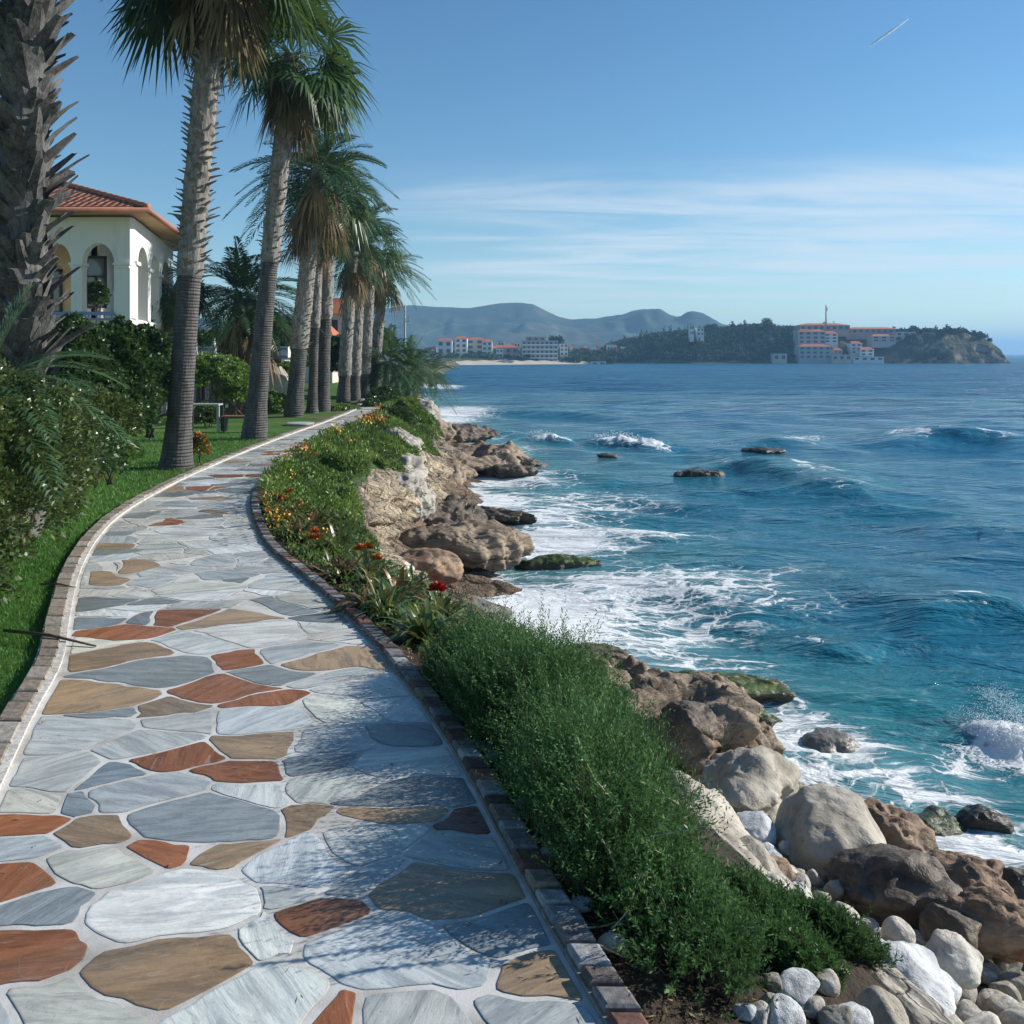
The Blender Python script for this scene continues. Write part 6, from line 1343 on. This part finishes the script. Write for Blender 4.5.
fbuild('grey-white row in front of the ridge on the headland', 872, 896, 334, 342, 468, 'fargrey', 'redtile_far', 2, depth=7, group=G)
fbuild('low waterfront sheds below the orange roofed house', 853, 884, 357, 361, 450, 'farwhite', None, 1, depth=4, group=G)
fbuild('twin white towers on the left shoulder of the headland', 690, 694, 325, 336, 470, 'farwhite', None, 2, depth=4, group=G)
fbuild('white tower house left of the round tree on the headland', 697, 704, 328, 336, 470, 'farwhite', None, 2, depth=4, group=G)
fbuild('small grey-brown hut at the foot of the wooded headland', 773, 787, 354, 361, 452, 'farcream', None, 1, depth=4, group=G)
Y = 470; o = empty('radio_mast', (xat(826, Y), Y, zat(324, Y)), 'thin radio mast with a flag-like panel above the headland', 'mast'); h = (324 - 305) * Y / F_PX
MB().tube([(0, 0, -2), (0, 0, h)], [.5, .28], 8).build('pole', M['fargrey'], o, True); MB().box((.4, 0, h - 2.2), (.7, .3, 2.0)).build('antenna_panel', M['farwhite'], o)
def farwood2():
    rs = R_(47); P = []; R = []
    for px0, px1, py, n, s in ((430, 500, 357, 190, 1.7), (560, 615, 359, 150, 1.5), (440, 640, 352, 130, 1.8), (500, 530, 358, 40, 1.3), (542, 560, 336, 0, 1.6)):
        for _ in range(n):
            Y = rs.uniform(432, 470) + (30 if py == 352 else 0); r = s * rs.uniform(.6, 1.3); P.append((xat(rs.uniform(px0, px1), Y), Y, zat(py + rs.uniform(-2, 4), Y))); R.append((r, r, r * .9))
    for _ in range(16): Y = 456; P.append((xat(rs.uniform(550, 562), Y), Y, zat(rs.uniform(338, 345), Y))); R.append((1.3, 1.3, 1.4))
    V, F, t = clumps(rs, np.array(P), np.array(R), 60, .8); tag(mk('grove', V, F, M['farwood'], attrs={'tint': t}), 'dark trees among the buildings of the far town', 'grove', kind='stuff')
farwood2()
for k, (px, py, s, a, lb) in enumerate([(711, 328, 3.2, 1.0, 'round dark tree on the headland skyline right of the white towers'), (770, 325, 4.0, .7, 'spreading dark tree clump on the headland ridge left of the buildings'), (733, 327, 1.4, 2.0, 'pointed cypress on the headland ridge, left of a pair'), (741, 328, 1.3, 2.0, 'pointed cypress on the headland ridge, right of a pair'), (912, 330, 2.6, 1.1, 'dark tree rising at the end of the headland houses'), (936, 330, 1.1, 2.4, 'thin cypress on the right half of the headland, first'), (947, 330, 1.0, 3.0, 'thin tall cypress on the right half of the headland, second'), (953, 332, 1.2, 1.8, 'thin cypress on the right half of the headland, third'), (964, 332, 1.8, 1.0, 'round tree near the rocky tip of the headland')]):
    Y = 478; rs = R_(900 + k); X, z = xat(px, Y), zat(py, Y); o = empty('tree', (X, Y, z - s * a - 1.5), lb, 'tree', 'skyline trees of the headland')
    MB().tube([(0, 0, -1), (0, 0, s * a + 1.5)], [.3, .15], 6).build('trunk', M['stem'], o)
    c = [(rs.normal(0, .45 * s * (a < 1.5)), 0, s * a + 1.5 + rs.normal(0, .3 * s)) for _ in range(6)] if a < 1.5 else [(0, 0, s * a + 1.5)]
    V, F, t = clumps(rs, np.array(c), np.array([(s * .6, s * .6, s * a * (.6 if a < 1.5 else 1))] * len(c)), 130, .7); mk('crown', V, F, M['farwood'], o, attrs={'tint': t})
def beach():
    pts = []; xs = np.linspace(xat(444, 402), xat(592, 436), 60)
    V = []; F = []
    for i, x in enumerate(xs):
        yf = np.interp(x, [xs[0], xs[-1]], [384, 432]) ; V += [(x, yf, SEA - .3), (x, yf + 6, SEA + .5), (x, yf + 22, SEA + 1.6 + .2 * math.sin(i)), (x, yf + 60, SEA + 2.2)]
    for i in range(59):
        for j in range(3): F.append([i * 4 + j, (i + 1) * 4 + j, (i + 1) * 4 + j + 1, i * 4 + j + 1])
    tag(mk('beach', V, F, M['sand'], smooth=True), kind='structure')
beach()

rs_ = R_(950)
for k, px in enumerate([431, 434.5, 448, 452, 456, 470, 486, 489, 493, 497, 501, 505, 509, 513, 517, 521, 551, 556, 563, 567, 571, 575, 578, 582, 586, 590, 594, 598, 602, 606, 610, 614, 619, 624]):
    py = rs_.uniform(341, 350) if px < 520 else rs_.uniform(344, 352); w = rs_.uniform(3.5, 6.5); Yb = rs_.uniform(466, 500); h_ = zat(py, Yb) - 1.2
    fbuild('pale building of the far town, half hidden by trees and the waterfront blocks', px - w / 2, px + w / 2, py, 354 + (2.2 - 1.2) * 900 / Yb, Yb, ('farwhite', 'farcream', 'farwhite')[k % 3], 'redtile_far' if k % 4 == 0 else None, max(1, int(h_ / 3)), depth=5, group='small buildings of the far town', bays=2)
# contrail, high above the haze
Y = 3600.0; a = np.array([xat(868, Y), Y, zat(47, Y)]); b = np.array([xat(915, Y), Y + 60, zat(19, Y + 60)]); mb = MB(); rs = R_(5)
mb.tube([a + (b - a) * t - a for t in np.linspace(0, 1, 24)], [6.0 * math.sin(math.pi * min(1, .12 + t * .8)) ** .8 * rs.uniform(.8, 1.15) for t in np.linspace(0, 1, 24)], 8)
t = NT('contrail_ice'); v = t.n('ShaderNodeVolumePrincipled', {'Color': (1, 1, 1), 'Density': .14, 'Anisotropy': .5}); t.put(t.out.inputs['Volume'], v); M['contrail'] = t.m
tag(mb.build('contrail', M['contrail'], None, True, loc=tuple(a)), 'short white aircraft contrail high in the blue sky at upper right', 'contrail')

# ------------------------------------------------------------ air
HAZE = 0.00032
mb = MB(); mb.box((300, 4600, 41), (8600, 9300, 134)); t = NT('haze'); v = t.n('ShaderNodeVolumePrincipled', {'Color': (.38, .68, 1.0), 'Density': HAZE, 'Anisotropy': .0}); t.put(t.out.inputs['Volume'], v)
tag(mb.build('haze', t.m), 'thin pale blue air over the bay', 'haze', kind='stuff')

# ------------------------------------------------------------ light, sky, camera
EL, AZ = rad(27), rad(72)                                # azimuth clockwise from +Y
W = bpy.data.worlds.new('World'); sc.world = W; W.use_nodes = True; nt = W.node_tree; nt.nodes.clear()
out = nt.nodes.new('ShaderNodeOutputWorld'); bg = nt.nodes.new('ShaderNodeBackground'); sky = nt.nodes.new('ShaderNodeTexSky'); sky.sky_type = 'NISHITA'
sky.sun_disc = False; sky.sun_elevation = EL; sky.sun_rotation = AZ; sky.altitude = 0; sky.air_density = 1.0; sky.dust_density = .05; sky.ozone_density = 1.6
tc = nt.nodes.new('ShaderNodeTexCoord'); sep = nt.nodes.new('ShaderNodeSeparateXYZ'); nt.links.new(tc.outputs['Generated'], sep.inputs[0])
def wn(ty, ins=None, **kw):
    n = nt.nodes.new(ty)
    for k, v in kw.items(): setattr(n, k, v)
    for k, v in (ins or {}).items():
        if isinstance(v, bpy.types.NodeSocket): nt.links.new(v, n.inputs[k])
        else: n.inputs[k].default_value = v
    return n
# thin cirrus: noise on a high plane, so it flattens into streaks toward the horizon
zz = wn('ShaderNodeMath', {0: sep.outputs[2], 1: .035}, operation='ADD').outputs[0]
dx = wn('ShaderNodeMath', {0: sep.outputs[0], 1: zz}, operation='DIVIDE').outputs[0]; dy = wn('ShaderNodeMath', {0: sep.outputs[1], 1: zz}, operation='DIVIDE').outputs[0]
cv = wn('ShaderNodeCombineXYZ', {0: dx, 1: dy, 2: 0.0}).outputs[0]
mp = wn('ShaderNodeMapping', {'Vector': cv, 'Scale': (.42, 1.15, 1), 'Rotation': (0, 0, rad(-14))}).outputs[0]
n1 = wn('ShaderNodeTexNoise', {'Vector': mp, 'Scale': 1.0, 'Detail': 7.0, 'Roughness': .62, 'Distortion': .5}).outputs[0]
cm = wn('ShaderNodeMapRange', {0: n1, 1: .34, 2: .66, 3: 0.10, 4: 1.0}, interpolation_type='SMOOTHSTEP').outputs[0]
lo = wn('ShaderNodeMapRange', {0: sep.outputs[2], 1: .215, 2: .165, 3: 0.0, 4: 1.0}, interpolation_type='SMOOTHSTEP').outputs[0]
lo2 = wn('ShaderNodeMapRange', {0: sep.outputs[2], 1: .02, 2: .10, 3: .25, 4: 1.0}, interpolation_type='SMOOTHSTEP').outputs[0]
rt = wn('ShaderNodeMapRange', {0: sep.outputs[0], 1: -.22, 2: .02, 3: 0.0, 4: 1.0}, interpolation_type='SMOOTHSTEP').outputs[0]
f1 = wn('ShaderNodeMath', {0: cm, 1: lo}, operation='MULTIPLY').outputs[0]; f2 = wn('ShaderNodeMath', {0: f1, 1: rt}, operation='MULTIPLY').outputs[0]; f2b = wn('ShaderNodeMath', {0: f2, 1: lo2}, operation='MULTIPLY').outputs[0]
f3 = wn('ShaderNodeMath', {0: f2b, 1: .70}, operation='MULTIPLY').outputs[0]
hs = wn('ShaderNodeHueSaturation', {'Saturation': 1.18, 'Value': 1.0, 'Color': sky.outputs[0]}).outputs[0]
hs = wn('ShaderNodeMix', {'Factor': 1.0, 6: hs, 7: (.82, .97, 1.02, 1)}, data_type='RGBA', blend_type='MULTIPLY').outputs[2]
cl = wn('ShaderNodeMix', {'Factor': f3, 6: hs, 7: (6.6, 7.2, 7.8, 1)}, data_type='RGBA').outputs[2]
nt.links.new(cl, bg.inputs[0]); bg.inputs[1].default_value = .092; nt.links.new(bg.outputs[0], out.inputs[0])
L = bpy.data.lights.new('sun', 'SUN'); L.energy = 5.0; L.angle = rad(.5); L.color = (1, .95, .87)
so = bpy.data.objects.new('sun', L); C.objects.link(so); so.location = (30, 10, 60)
sd = Vector((math.sin(AZ) * math.cos(EL), math.cos(AZ) * math.cos(EL), math.sin(EL))); so.rotation_euler = sd.to_track_quat('Z', 'Y').to_euler()
cam = bpy.data.cameras.new('camera'); co = bpy.data.objects.new('camera', cam); C.objects.link(co); sc.camera = co
co.location = (0, 0, CAMZ); co.rotation_euler = (rad(90), 0, 0); cam.sensor_width = 36; cam.lens = 36 * F_PX / 1024; cam.shift_y = -(512 - HOR) / 1024; cam.clip_start = .05; cam.clip_end = 30000
sc.view_settings.view_transform = 'Standard'; sc.view_settings.look = 'None'; sc.view_settings.gamma = 1; sc.view_settings.exposure = .42
sc.cycles.use_denoising = True; sc.cycles.max_bounces = 6; sc.cycles.volume_bounces = 1; sc.cycles.transparent_max_bounces = 8
sc.cycles.diffuse_bounces = 3; sc.cycles.glossy_bounces = 3
